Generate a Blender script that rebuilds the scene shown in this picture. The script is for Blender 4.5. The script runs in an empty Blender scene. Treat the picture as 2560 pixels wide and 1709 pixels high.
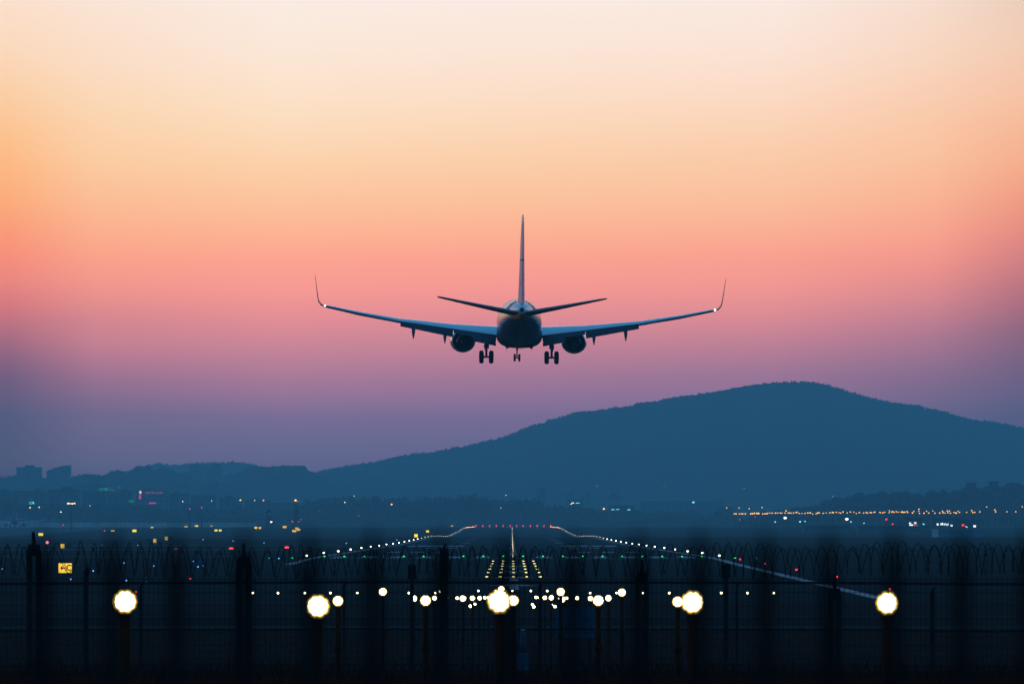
import bpy, math, random
from mathutils import Vector, Matrix

scene = bpy.context.scene
COL = scene.collection
F = 14933.0            # focal length in photo pixels (210 mm on a 36 mm sensor, photo 2560 px wide)
HY = 1277.0            # eye-level line in the photo
R = math.radians


def P(px, py, d):      # the point seen at photo pixel (px, py) at d metres from the lens
    return Vector(((px - 1280.0) * d / F, d, (HY - py) * d / F))


# ------------------------------------------------------------------ materials
def lin(c):
    return tuple(((v / 255.0) / 12.92 if v / 255.0 <= 0.04045 else ((v / 255.0 + 0.055) / 1.055) ** 2.4) for v in c)


def mat(name, col, rough=0.6, metal=0.0, var=0.0, scale=3.0, col2=None, bump=0.0, coat=0.0):
    m = bpy.data.materials.new(name)
    m.use_nodes = True
    nt = m.node_tree
    b = nt.nodes['Principled BSDF']
    b.inputs['Base Color'].default_value = (*col, 1)
    b.inputs['Roughness'].default_value = rough
    b.inputs['Metallic'].default_value = metal
    b.inputs['Specular IOR Level'].default_value = .0 if rough >= .9 else .03 if rough >= .75 else .25 if rough >= .5 else .5
    if coat:
        b.inputs['Coat Weight'].default_value = coat
    if var > 0 or col2:
        tc = nt.nodes.new('ShaderNodeTexCoord')
        nz = nt.nodes.new('ShaderNodeTexNoise')
        nz.inputs['Scale'].default_value = scale
        nz.inputs['Detail'].default_value = 6
        nz.inputs['Roughness'].default_value = 0.65
        rp = nt.nodes.new('ShaderNodeValToRGB')
        c2 = col2 if col2 else tuple(max(0, v * (1 - var)) for v in col)
        rp.color_ramp.elements[0].position = 0.35
        rp.color_ramp.elements[1].position = 0.65
        rp.color_ramp.elements[0].color = (*c2, 1)
        rp.color_ramp.elements[1].color = (*col, 1)
        nt.links.new(tc.outputs['Object'], nz.inputs['Vector'])
        nt.links.new(nz.outputs['Fac'], rp.inputs['Fac'])
        nt.links.new(rp.outputs['Color'], b.inputs['Base Color'])
        if bump:
            bp = nt.nodes.new('ShaderNodeBump')
            bp.inputs['Strength'].default_value = bump
            nt.links.new(nz.outputs['Fac'], bp.inputs['Height'])
            nt.links.new(bp.outputs['Normal'], b.inputs['Normal'])
    return m


def glow(name, col, strength):
    m = bpy.data.materials.new(name)
    m.use_nodes = True
    b = m.node_tree.nodes['Principled BSDF']
    b.inputs['Base Color'].default_value = (*[min(1, c) * .5 for c in col], 1)
    b.inputs['Emission Color'].default_value = (*col, 1)
    b.inputs['Emission Strength'].default_value = strength
    b.inputs['Roughness'].default_value = 0.4
    try:
        m.cycles.emission_sampling = 'NONE'
    except Exception:
        pass
    return m


M = {}
M['grass'] = mat('dry_grass', (.036, .0125, .008), .95, var=.45, scale=.02)
M['asphalt'] = mat('runway_asphalt', (.032, .0165, .0125), .92, var=.3, scale=.05)
M['concrete'] = mat('taxiway_concrete', (.11, .078, .066), .92, var=.25, scale=.03)
M['marking'] = mat('marking_paint', (.4, .38, .36), .8, var=.5, scale=.6)
M['track'] = mat('service_track', (.055, .04, .034), .9, var=.4, scale=.2)
M['soil'] = mat('dark_soil', (.042, .0105, .0058), .95, var=.5, scale=.25)
M['blade'] = mat('dead_grass_blades', (.034, .014, .009), .9, var=.5, scale=.4)
M['hill'] = mat('hill_woodland', (.05, .055, .035), .95, var=.5, scale=.01)
M['leaf'] = mat('foliage_dark', (.05, .06, .035), .9, var=.5, scale=.3)
M['bark'] = mat('bark', (.09, .075, .06), .9, var=.4, scale=2)
M['white_paint'] = mat('aircraft_white_paint', (.8, .8, .8), .32, var=.06, scale=1.2, coat=.4)
M['grey_paint'] = mat('wing_grey_paint', (.38, .385, .39), .22, var=.2, scale=.9, coat=.8)
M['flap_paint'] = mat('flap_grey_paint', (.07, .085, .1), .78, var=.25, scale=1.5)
M['under'] = mat('dark_paint_with_shade', (.05, .053, .058), .6, var=.3, scale=1.0)  # dark grey paint with underside shade put into its colour
M['fin_paint'] = mat('fin_paint', (.6, .58, .62), .35, var=.3, scale=.7)
M['nacelle'] = mat('nacelle_paint', (.75, .75, .76), .18, var=.08, scale=2, coat=1.0)
M['dark_metal'] = mat('dark_metal', (.04, .04, .045), .45, .6, var=.3, scale=4)
M['steel'] = mat('gear_steel', (.22, .22, .23), .4, .7, var=.3, scale=6)
M['tyre'] = mat('tyre_rubber', (.018, .018, .018), .8, var=.3, scale=8)
M['lamplit_gear'] = mat('nose_gear_painted_glow', (.75, .42, .12), .45, var=.4, scale=7)  # taxi-light glow on the strut painted into its colour
M['black'] = mat('matt_black', (.012, .012, .013), .7, var=.3, scale=4)
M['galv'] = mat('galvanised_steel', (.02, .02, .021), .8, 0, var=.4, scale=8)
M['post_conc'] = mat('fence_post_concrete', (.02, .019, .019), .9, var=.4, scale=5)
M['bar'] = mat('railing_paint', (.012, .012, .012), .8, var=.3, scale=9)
M['yellow_post'] = mat('yellow_post_lamplit_paint', (.04, .012, .003), .8, var=.4, scale=6)  # brown from the lamp's own light mixed into the dark post colour
M['lamp_body'] = mat('lamp_housing', (.06, .055, .04), .5, .4, var=.3, scale=9)
M['blue_panel'] = mat('blue_panel_paint', (.004, .07, .11), .7, var=.5, scale=3)
M['pale_panel'] = mat('pale_panel_paint', (.5, .52, .55), .6, var=.3, scale=3)
M['wall_pale'] = mat('pale_boundary_wall', (.8, .6, .5), .85, var=.4, scale=.08)
M['teal_wall'] = mat('teal_sheet_hoarding', (.03, .14, .2), .7, var=.4, scale=.2)
M['sign_body'] = mat('sign_housing', (.02, .02, .02), .6, var=.3, scale=6)
M['letter'] = mat('sign_letter_black', (.02, .01, .004), .7, var=.2, scale=5)
M['roof'] = mat('roof_tile', (.05, .045, .045), .8, var=.4, scale=.6)
M['house_wall'] = mat('house_render', (.09, .075, .068), .85, var=.35, scale=.4)
M['window'] = mat('window_glass_dark', (.02, .025, .03), .15, var=.3, scale=1)


def facade(name, wall, glass, w, h):
    m = bpy.data.materials.new(name)
    m.use_nodes = True
    nt = m.node_tree
    b = nt.nodes['Principled BSDF']
    b.inputs['Roughness'].default_value = .8
    tc = nt.nodes.new('ShaderNodeTexCoord')
    mp = nt.nodes.new('ShaderNodeMapping')
    mp.inputs['Rotation'].default_value = (R(90), 0, 0)
    br = nt.nodes.new('ShaderNodeTexBrick')
    br.offset = 0
    br.inputs['Color1'].default_value = (*glass, 1)
    br.inputs['Color2'].default_value = (*[g * 1.8 for g in glass], 1)
    br.inputs['Mortar'].default_value = (*wall, 1)
    br.inputs['Scale'].default_value = 1
    br.inputs['Mortar Size'].default_value = .7
    br.inputs['Brick Width'].default_value = w
    br.inputs['Row Height'].default_value = h
    nt.links.new(tc.outputs['Object'], mp.inputs['Vector'])
    nt.links.new(mp.outputs['Vector'], br.inputs['Vector'])
    nt.links.new(br.outputs['Color'], b.inputs['Base Color'])
    return m


M['block_a'] = facade('apartment_facade', (.16, .15, .15), (.03, .035, .04), 3.4, 3.0)
M['block_b'] = facade('shed_facade', (.1, .1, .1), (.02, .022, .025), 5.0, 3.4)

WARM = (1.0, .86, .5)
M['lamp_white'] = glow('approach_lamp_light', (1, .88, .55), 14)
M['lamp_glare'] = glow('approach_lamp_amber_glare', (1, .62, .05), 1.3)  # glow for the yellow glare edge around each lamp
M['lamp_soft'] = glow('approach_lamp_light_dim', (1, .85, .42), 7)
M['bar_light'] = glow('barrette_light', (1, .8, .26), 2.6)
M['edge'] = glow('edge_light_white', (1, .88, .6), 9)
M['edge_far'] = glow('edge_light_white_far', (1, .85, .52), 5)
M['edge_amber'] = glow('edge_light_amber', (1, .36, .06), 6)
M['centre'] = glow('centreline_light', (1, .8, .42), 2.2)
M['green'] = glow('threshold_green', (.04, 1, .2), 2.0)
M['red'] = glow('red_light', (1, .012, .02), 5)
M['red_far'] = glow('red_light_far', (1, .03, .09), 2.4)
M['papi'] = glow('papi_red', (1, .03, .03), 4.5)
M['blue'] = glow('taxiway_blue', (.16, .4, 1), 3)
M['sodium'] = glow('sodium_lamp', (1, .45, .08), 3.6)
M['white_city'] = glow('city_white', (.95, .92, .78), 3)
M['teal'] = glow('city_teal', (.2, .9, .9), 2.4)
M['sign_yellow'] = glow('sign_yellow_face', (1, .7, .03), 1.6)
M['sign_amber'] = glow('sign_amber_face', (1, .55, .03), 1.2)
M['sign_red'] = glow('sign_red_face', (1, .05, .16), 1.2)
M['sign_pink'] = glow('sign_pink_face', (1, .62, .62), 1.6)
M['neon_green'] = glow('neon_green', (.02, .75, .42), .9)
M['neon_red'] = glow('neon_red', (1, .04, .25), 1.0)
M['neon_pink'] = glow('neon_pink', (.75, .2, .42), .6)
M['shop_white'] = glow('shopfront_white', (.75, .9, 1), 2.2)
M['wing_lamp'] = glow('wingtip_lamp', (1, .93, .8), 12)
M['belly_green'] = glow('belly_beacon_green', (.1, .8, .35), 1.0)


def c_face():          # the dirty, streaked yellow face of the lit direction sign
    m = glow('direction_sign_face', (1, .6, .05), 1.25)
    nt = m.node_tree
    b = nt.nodes['Principled BSDF']
    tc = nt.nodes.new('ShaderNodeTexCoord')
    mp = nt.nodes.new('ShaderNodeMapping')
    mp.inputs['Scale'].default_value = (14, 1, 1.6)
    nz = nt.nodes.new('ShaderNodeTexNoise')
    nz.inputs['Scale'].default_value = 1.6
    rp = nt.nodes.new('ShaderNodeValToRGB')
    rp.color_ramp.elements[0].position = .38
    rp.color_ramp.elements[1].position = .5
    rp.color_ramp.elements[0].color = (.42, .16, .01, 1)
    rp.color_ramp.elements[1].color = (1, .58, .05, 1)
    sx = nt.nodes.new('ShaderNodeSeparateXYZ')
    mr = nt.nodes.new('ShaderNodeMapRange')
    mr.inputs['From Min'].default_value = -.19
    mr.inputs['From Max'].default_value = -.23
    mx = nt.nodes.new('ShaderNodeMix')
    mx.data_type = 'RGBA'
    mx.inputs['A'].default_value = (1, .56, .04, 1)
    nt.links.new(tc.outputs['Object'], mp.inputs['Vector'])
    nt.links.new(mp.outputs['Vector'], nz.inputs['Vector'])
    nt.links.new(nz.outputs['Fac'], rp.inputs['Fac'])
    nt.links.new(tc.outputs['Object'], sx.inputs['Vector'])
    nt.links.new(sx.outputs['Z'], mr.inputs['Value'])
    nt.links.new(mr.outputs['Result'], mx.inputs['Factor'])
    nt.links.new(rp.outputs['Color'], mx.inputs['B'])
    nt.links.new(mx.outputs['Result'], b.inputs['Emission Color'])
    return m


M['c_face'] = c_face()


def fuselage_mat():    # livery: white back, gold swash on the flanks, navy belly
    m = bpy.data.materials.new('fuselage_livery')
    m.use_nodes = True
    nt = m.node_tree
    b = nt.nodes['Principled BSDF']
    b.inputs['Roughness'].default_value = .34
    b.inputs['Coat Weight'].default_value = .3
    tc = nt.nodes.new('ShaderNodeTexCoord')
    sx = nt.nodes.new('ShaderNodeSeparateXYZ')
    nt.links.new(tc.outputs['Object'], sx.inputs['Vector'])
    nz = nt.nodes.new('ShaderNodeTexNoise')
    nz.inputs['Scale'].default_value = 1.3
    nz.inputs['Detail'].default_value = 3
    nt.links.new(tc.outputs['Object'], nz.inputs['Vector'])
    # height measured along the tail's rising belly
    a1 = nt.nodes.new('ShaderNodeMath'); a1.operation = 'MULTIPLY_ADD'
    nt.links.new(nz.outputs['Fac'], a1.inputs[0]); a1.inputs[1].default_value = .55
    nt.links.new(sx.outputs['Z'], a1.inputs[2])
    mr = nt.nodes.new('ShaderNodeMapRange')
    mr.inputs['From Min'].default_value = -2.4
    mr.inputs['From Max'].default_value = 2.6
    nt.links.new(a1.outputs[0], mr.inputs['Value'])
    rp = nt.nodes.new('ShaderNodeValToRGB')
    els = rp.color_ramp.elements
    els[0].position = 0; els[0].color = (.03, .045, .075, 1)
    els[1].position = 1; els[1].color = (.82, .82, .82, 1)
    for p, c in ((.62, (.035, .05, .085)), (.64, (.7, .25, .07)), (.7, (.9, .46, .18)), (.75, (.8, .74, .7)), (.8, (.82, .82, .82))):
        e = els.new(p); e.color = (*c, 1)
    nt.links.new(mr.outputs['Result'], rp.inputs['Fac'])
    nt.links.new(rp.outputs['Color'], b.inputs['Base Color'])
    return m


M['fuselage'] = fuselage_mat()


# ------------------------------------------------------------------ mesh builder
class MB:
    def __init__(s):
        s.v = []; s.f = []; s.m = []; s.cur = 0

    def add(s, vs, fs):
        o = len(s.v)
        s.v += [tuple(v) for v in vs]
        s.f += [tuple(i + o for i in f) for f in fs]
        s.m += [s.cur] * len(fs)

    def quad(s, a, b, c, d):
        s.add([a, b, c, d], [(0, 1, 2, 3)])

    def box(s, x0, x1, y0, y1, z0, z1, rot=None, org=None):
        vs = [Vector(p) for p in ((x0, y0, z0), (x1, y0, z0), (x1, y1, z0), (x0, y1, z0), (x0, y0, z1), (x1, y0, z1), (x1, y1, z1), (x0, y1, z1))]
        if rot is not None:
            o = Vector(org or (0, 0, 0))
            vs = [rot @ (p - o) + o for p in vs]
        s.add(vs, [(0, 3, 2, 1), (4, 5, 6, 7), (0, 1, 5, 4), (1, 2, 6, 5), (2, 3, 7, 6), (3, 0, 4, 7)])

    def cyl(s, p0, p1, r0, r1=None, n=10, caps=True):
        r1 = r0 if r1 is None else r1
        p0, p1 = Vector(p0), Vector(p1)
        d = (p1 - p0).normalized()
        a = d.cross(Vector((0, 0, 1)) if abs(d.z) < .9 else Vector((1, 0, 0))).normalized()
        b = d.cross(a)
        vs = []
        for p, r in ((p0, r0), (p1, r1)):
            for k in range(n):
                t = 2 * math.pi * k / n
                vs.append(p + a * (r * math.cos(t)) + b * (r * math.sin(t)))
        fs = [(k, (k + 1) % n, n + (k + 1) % n, n + k) for k in range(n)]
        if caps:
            fs += [tuple(range(n - 1, -1, -1)), tuple(range(n, 2 * n))]
        s.add(vs, fs)

    def tube(s, pts, r, n=6):
        pts = [Vector(p) for p in pts]
        rings = []
        for i, p in enumerate(pts):
            d = (pts[min(i + 1, len(pts) - 1)] - pts[max(i - 1, 0)]).normalized()
            a = d.cross(Vector((0, 1, 0)) if abs(d.y) < .9 else Vector((1, 0, 0))).normalized()
            b = d.cross(a)
            rr = r[i] if isinstance(r, (list, tuple)) else r
            rings.append([p + a * (rr * math.cos(2 * math.pi * k / n)) + b * (rr * math.sin(2 * math.pi * k / n)) for k in range(n)])
        s.loft(rings)

    def loft(s, rings, caps=True, flip=False, close=True):
        n = len(rings[0])
        vs = [p for r in rings for p in r]
        fs = []
        for i in range(len(rings) - 1):
            for k in range(n if close else n - 1):
                q = (i * n + k, i * n + (k + 1) % n, (i + 1) * n + (k + 1) % n, (i + 1) * n + k)
                fs.append(q[::-1] if flip else q)
        if caps:
            fs.append(tuple(range(n - 1, -1, -1)) if not flip else tuple(range(n)))
            l = (len(rings) - 1) * n
            fs.append(tuple(range(l, l + n)) if not flip else tuple(range(l + n - 1, l - 1, -1)))
        s.add(vs, fs)

    def ball(s, c, rx, ry=None, rz=None, seg=10, ring=6, z0=-90):
        ry = rx if ry is None else ry
        rz = rx if rz is None else rz
        rings = []
        for i in range(ring + 1):
            t = R(z0 + (90 - z0) * i / ring)
            rings.append([Vector((c[0] + rx * math.cos(t) * math.cos(2 * math.pi * k / seg), c[1] + ry * math.cos(t) * math.sin(2 * math.pi * k / seg), c[2] + rz * math.sin(t))) for k in range(seg)])
        s.loft(rings)

    def blob(s, c, r, rnd):
        vs = [Vector(d) * (r * rnd.uniform(.7, 1.25)) + Vector(c) for d in ((1, 0, 0), (-1, 0, 0), (0, 1, 0), (0, -1, 0), (0, 0, 1), (0, 0, -1))]
        s.add(vs, [(0, 2, 4), (2, 1, 4), (1, 3, 4), (3, 0, 4), (2, 0, 5), (1, 2, 5), (3, 1, 5), (0, 3, 5)])

    def mesh(s, name, mats, smooth=False):
        me = bpy.data.meshes.new(name)
        me.from_pydata(s.v, [], s.f)
        for m in (mats if isinstance(mats, (list, tuple)) else [mats]):
            me.materials.append(m)
        me.polygons.foreach_set('material_index', s.m)
        if smooth:
            me.polygons.foreach_set('use_smooth', [True] * len(me.polygons))
        me.update()
        return me

    def build(s, name, mats, parent=None, smooth=False, loc=None):
        return link(name, s.mesh(name, mats, smooth), parent, loc)


def link(name, data, parent=None, loc=None):
    o = bpy.data.objects.new(name, data)
    COL.objects.link(o)
    if parent is not None:
        o.parent = parent
    if loc is not None:
        o.location = loc
    return o


def tag(o, label=None, cat=None, group=None, kind=None):
    if label: o['label'] = label
    if cat: o['category'] = cat
    if group: o['group'] = group
    if kind: o['kind'] = kind
    return o


def empty(name, loc=(0, 0, 0)):
    return link(name, None, None, loc)


def copy_tree(o, parent=None):
    c = o.copy()
    COL.objects.link(c)
    if parent is not None:
        c.parent = parent
        c.matrix_parent_inverse = o.matrix_parent_inverse.copy()
    for ch in list(o.children):
        copy_tree(ch, c)
    return c


ONES = 'zeroth first second third fourth fifth sixth seventh eighth ninth tenth eleventh twelfth thirteenth fourteenth fifteenth sixteenth seventeenth eighteenth nineteenth'.split()
TENS = {2: ('twentieth', 'twenty'), 3: ('thirtieth', 'thirty'), 4: ('fortieth', 'forty'), 5: ('fiftieth', 'fifty'), 6: ('sixtieth', 'sixty'), 7: ('seventieth', 'seventy'), 8: ('eightieth', 'eighty'), 9: ('ninetieth', 'ninety')}


def nth(i):
    if i < 20: return ONES[i]
    if i >= 100:
        return 'hundredth' if i == 100 else 'hundred-and-' + nth(i - 100)
    t, u = divmod(i, 10)
    return TENS[t][0] if u == 0 else TENS[t][1] + '-' + ONES[u]


def text_mesh(body, size):
    cu = bpy.data.curves.new('lettering', 'FONT')
    cu.body = body
    cu.size = size
    cu.align_x = 'CENTER'
    cu.align_y = 'CENTER'
    cu.extrude = size * .012
    cu.offset = size * .022
    t = bpy.data.objects.new('lettering', cu)
    COL.objects.link(t)
    bpy.context.view_layer.update()
    me = bpy.data.meshes.new_from_object(t.evaluated_get(bpy.context.evaluated_depsgraph_get()))
    bpy.data.objects.remove(t)
    me.transform(Matrix.Rotation(R(90), 4, 'X'))
    return me


# ------------------------------------------------------------------ ground profile
EDGE = [(666, -4.95), (727, -5.07), (788, -5.27), (847, -5.41), (905, -5.57), (966, -5.73), (1025, -5.9), (1088, -6.05), (1145, -6.23), (1205, -6.36), (1267, -6.48), (1326, -6.55), (1387, -6.66), (1444, -6.72), (1502, -6.8), (1564, -6.83), (1628, -6.89), (1684, -6.99), (1743, -7.23), (1808, -7.53), (1867, -7.77), (1930, -8.04), (1989, -8.34), (2044, -8.63), (2097, -8.83), (2161, -8.95), (2223, -8.9), (2279, -8.85), (2338, -8.8), (2462, -8.64), (2582, -8.5), (2648, -8.32), (2820, -8.05), (3013, -8.2), (3240, -8.68), (3666, -9.5)]
PROF = [(-150, -1.6), (0, -1.6), (40, -1.62), (60, -1.74), (75, -2.0), (90, -2.6), (110, -3.4), (150, -4.4), (200, -4.9), (265, -5.25), (370, -5.4), (444, -5.4), (604, -5.38)] + [(d, z - .35) for d, z in EDGE] + [(4300, -10), (6000, -10), (12000, -10)]


def gz(y):
    for (a, za), (b, zb) in zip(PROF, PROF[1:]):
        if y <= b:
            return za + (zb - za) * (y - a) / (b - a)
    return PROF[-1][1]


def sheet(mb, x0, x1, y0, y1, dz, xa=None, xb=None):   # a flat strip that follows the ground; (xa, xb) = its far end
    xa = x0 if xa is None else xa
    xb = x1 if xb is None else xb
    ys = [y0] + [d for d, _ in PROF if y0 < d < y1] + [y1]
    for a, b in zip(ys, ys[1:]):
        ta, tb = (a - y0) / (y1 - y0), (b - y0) / (y1 - y0)
        mb.quad((x0 + (xa - x0) * ta, a, gz(a) + dz), (x1 + (xb - x1) * ta, a, gz(a) + dz), (x1 + (xb - x1) * tb, b, gz(b) + dz), (x0 + (xa - x0) * tb, b, gz(b) + dz))


g = MB(); sheet(g, -4400, 4400, -150, 12000, 0)
tag(g.build('ground', M['grass']), kind='structure')
CX = .13
g = MB(); sheet(g, -60, 60, -140, 264, .006)
tag(g.build('grass_bank', M['soil']), kind='structure')
g = MB(); sheet(g, CX - 30, CX + 30, 355, 3680, .02)
tag(g.build('runway', M['asphalt']), kind='structure')

# paint on the runway
mk = MB()
dz = .035
for sx in (-1, 1):
    a, b = sorted((CX + sx * 22.1, CX + sx * 23.0))
    sheet(mk, a, b, 362 if sx > 0 else 600, 3640, dz)
for k in range(6):
    for sx in (-1, 1):
        a, b = sorted((CX + sx * (2.6 + 3.3 * k), CX + sx * (4.4 + 3.3 * k)))
        sheet(mk, a, b, 676, 706, dz)
d = 735
while d < 3600:
    sheet(mk, CX - .45, CX + .45, d, d + 30, dz)
    d += 50
for off, n in ((150, 3), (300, 2), (450, 2), (600, 1), (750, 1), (900, 1)):
    for sx in (-1, 1):
        for k in range(n):
            a, b = sorted((CX + sx * (9 + 3.3 * k), CX + sx * (10.9 + 3.3 * k)))
            sheet(mk, a, b, 666 + off, 666 + off + 22.5, dz)
for sx in (-1, 1):
    a, b = sorted((CX + sx * 9, CX + sx * 19))
    sheet(mk, a, b, 1066, 1126, dz)
sheet(mk, CX - 22, CX + 22, 664.5, 666.3, dz)
for yy in (430, 480, 530, 580):      # arrows ahead of the displaced threshold
    mk.add([(CX - 1.8, yy, gz(yy) + dz), (CX + 1.8, yy, gz(yy) + dz), (CX, yy + 10, gz(yy + 10) + dz)], [(0, 1, 2)])
    sheet(mk, CX - .35, CX + .35, yy - 22, yy - .3, dz)
tag(mk.build('runway_marking', M['marking']), kind='structure')

# taxiways, apron and service tracks
tw = MB()
for i, (x0, x1, y0, y1) in enumerate(((-900, -32, 905, 945), (-900, -32, 1120, 1165), (-900, -33, 1560, 1620), (-210, -187, 946, 3500), (-900, -211, 2500, 3350), (-900, -32, 700, 716))):
    sheet(tw, x0, x1, y0, y1, .008 + .002 * i)
tag(tw.build('taxiway', M['concrete']), kind='structure')
tr = MB()
sheet(tr, -60, 60, 268, 274, .01)
sheet(tr, -60, -3, 352, 354.5, .012, -60, -3)
sheet(tr, -60, 40, 300, 301.6, .013)
sheet(tr, -90, -32, 396, 401, .012)
tag(tr.build('service_road', M['track']), kind='structure')
lm = MB()
sheet(lm, -900, -60, 923.5, 926.6, .04)
sheet(lm, -900, -60, 1139, 1143.5, .04)
sheet(lm, -900, -60, 1589, 1595, .04)
sheet(lm, -199, -198, 947, 3400, .04)
sheet(lm, -900, -60, 706.5, 708.6, .04)
tag(lm.build('taxiway_marking', M['marking']), kind='structure')


# ------------------------------------------------------------------ hills
def interp(pts, x):
    if x <= pts[0][0]: return pts[0][1]
    for (a, ya), (b, yb) in zip(pts, pts[1:]):
        if x <= b:
            return ya + (yb - ya) * (x - a) / (b - a)
    return pts[-1][1]


rnd = random.Random(7)


def smooth_noise(seed):
    r = random.Random(seed)
    t = [r.uniform(-1, 1) for _ in range(512)]

    def f(x):
        i = math.floor(x); u = x - i; u = u * u * (3 - 2 * u)
        return t[i % 512] * (1 - u) + t[(i + 1) % 512] * u
    return f


def hill(name, outline, d, front, back, x0, x1, step, rough, tuft, seed):
    nz, nz2 = smooth_noise(seed), smooth_noise(seed + 1)
    cols = []
    x = x0
    while x <= x1:
        cols.append(x); x += step
    prof = [(0, 0), (.25, .1), (.5, .34), (.75, .72), (.9, .93), (1, 1)]
    rows = [(d - front * (1 - t), h) for t, h in prof] + [(d + back * (1 - t), h) for t, h in reversed(prof[:-1])]
    mb = MB()
    vs = []
    tops = []
    for j, (y, h) in enumerate(rows):
        for i, px in enumerate(cols):
            top = (HY - interp(outline, px)) * d / F
            top += rough * (nz(px / 23.0) * .6 + nz2(px / 7.0) * .4)
            wob = 1 + .12 * nz2(px / 60.0 + j * 3.1) * (1 - h) * 2
            z = -10.5 + (top + 10.5) * min(1, h * wob)
            X = (px - 1280) * d / F
            vs.append((X, y + 40 * nz(px / 40.0 + j * 7), z if h < 1 else top - 10.5 * 0))
            if h == 1: tops.append(vs[-1])
    n = len(cols)
    fs = [(j * n + i, j * n + i + 1, (j + 1) * n + i + 1, (j + 1) * n + i) for j in range(len(rows) - 1) for i in range(n - 1)]
    mb.add(vs, fs)
    tag(mb.build(name, M['hill'], smooth=True), kind='structure')
    fz = MB()                                   # the trees along the crest, too many and too far to count
    r = random.Random(seed)
    for (xa, ya, za), (xb, yb, zb) in zip(tops, tops[1:]):
        m = max(1, int(abs(xb - xa) / tuft * 1.6))
        dens = .5 + .5 * nz(xa / 55.0)
        for k in range(m):
            if r.random() > .35 + .65 * dens: continue
            t = r.random()
            s = tuft * r.uniform(.5, 1.1) * (.6 + .7 * dens)
            fz.blob((xa + (xb - xa) * t, ya + r.uniform(-25, 25), za + (zb - za) * t + s * .15), s, r)
    tag(fz.build('ridge_forest', M['leaf']), kind='stuff')


MAIN = [(-400, 1300), (640, 1290), (700, 1235), (760, 1192), (801, 1177), (872, 1163), (948, 1153), (992, 1140), (1090, 1129), (1177, 1114), (1253, 1093), (1308, 1073), (1384, 1048), (1449, 1031), (1547, 1019), (1635, 1005), (1744, 986), (1853, 966), (1929, 956), (1994, 957), (2049, 959), (2092, 973), (2158, 990), (2234, 1008), (2332, 1024), (2397, 1041), (2485, 1057), (2560, 1071), (2800, 1120), (3300, 1190), (4000, 1290)]
hill('hill', MAIN, 8000, 2300, 2200, 640, 4000, 6, .5, 2.2, 3)
FAR = [(-1500, 1220), (-300, 1206), (0, 1202), (200, 1192), (300, 1186), (361, 1171), (375, 1162), (392, 1161), (431, 1164), (476, 1159), (504, 1156), (576, 1156), (606, 1158), (637, 1163), (700, 1185), (800, 1230), (900, 1290)]
hill('far_ridge', FAR, 9400, 900, 1000, -1500, 900, 6, .6, 2.6, 11)
TER = [(520, 1250), (560, 1192), (600, 1180), (622, 1168), (660, 1166), (710, 1165), (766, 1165), (770, 1175), (790, 1182), (840, 1215), (900, 1290)]
hill('wooded_terrace', TER, 7000, 900, 500, 500, 900, 3, .5, 1.8, 19)
KNO = [(-700, 1240), (-100, 1212), (0, 1194), (40, 1190), (100, 1190), (112, 1198), (180, 1198), (192, 1188), (225, 1186), (262, 1192), (276, 1182), (295, 1177), (316, 1181), (326, 1192), (340, 1170), (356, 1166), (380, 1169), (390, 1185), (402, 1170), (420, 1169), (440, 1184), (470, 1182), (480, 1200), (560, 1208), (640, 1250), (760, 1290)]
hill('wooded_knoll', KNO, 6600, 1100, 400, -700, 760, 3, .4, 1.6, 23)
SET = [(1820, 1330), (1900, 1282), (1990, 1271), (2080, 1259), (2130, 1252), (2200, 1247), (2290, 1240), (2400, 1237), (2480, 1232), (2560, 1229), (2800, 1222), (3400, 1236), (4200, 1320)]
hill('settlement_slope', SET, 3700, 620, 500, 1820, 4200, 6, .25, .9, 31)


def slope_z(px, d):    # height of the settlement slope under a house
    top = (HY - interp(SET, px)) * 3700 / F
    t = max(0, min(1, 1 - (3700 - d) / 620.0))
    h = interp([(0, 0), (.25, .1), (.5, .34), (.75, .72), (.9, .93), (1, 1)], t)
    return -10.5 + (top + 10.5) * h


# ------------------------------------------------------------------ tree belts
def treeline(name, pts, d, x0, x1, seed, size):
    r = random.Random(seed)
    nz = smooth_noise(seed)
    mb = MB()
    px = x0
    while px < x1:
        top = interp(pts, px) + 5 * nz(px / 13.0) + 3 * nz(px / 4.0)
        X, zt = (px - 1280) * d / F, (HY - top) * d / F
        zb = gz(d) - .3
        n = max(2, int((zt - zb) / size * 1.5))
        for k in range(n):
            t = (k + r.random()) / n
            mb.blob((X + r.uniform(-1.2, 1.2), d + r.uniform(-14, 14), zb + (zt - zb) * t), size * r.uniform(.55, 1.2) * (1.15 - .55 * t), r)
        px += 2.6
    tag(mb.build(name, M['leaf']), kind='stuff')


treeline('treeline', [(560, 1296), (640, 1300), (770, 1252), (850, 1246), (930, 1246), (990, 1250), (1060, 1246), (1110, 1250), (1150, 1247), (1205, 1249), (1260, 1262), (1300, 1248), (1345, 1250), (1365, 1262), (1420, 1268), (1600, 1276), (1700, 1280), (1785, 1282), (1800, 1272), (1830, 1274), (1850, 1290), (1900, 1296)], 4300, 560, 1900, 5, 1.7)
treeline('grove', [(-300, 1262), (-40, 1258), (20, 1252), (60, 1262), (130, 1256), (190, 1268), (240, 1258), (300, 1266), (370, 1262), (420, 1272), (480, 1264), (520, 1274), (600, 1270), (640, 1282), (700, 1290)], 4180, -300, 690, 15, 1.8)
treeline('scrub_belt', [(-300, 1300), (620, 1302), (1180, 1306), (1400, 1304), (1900, 1306), (2100, 1300), (2600, 1300), (3000, 1300)], 3980, -300, 3000, 6, 1.0)


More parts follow.
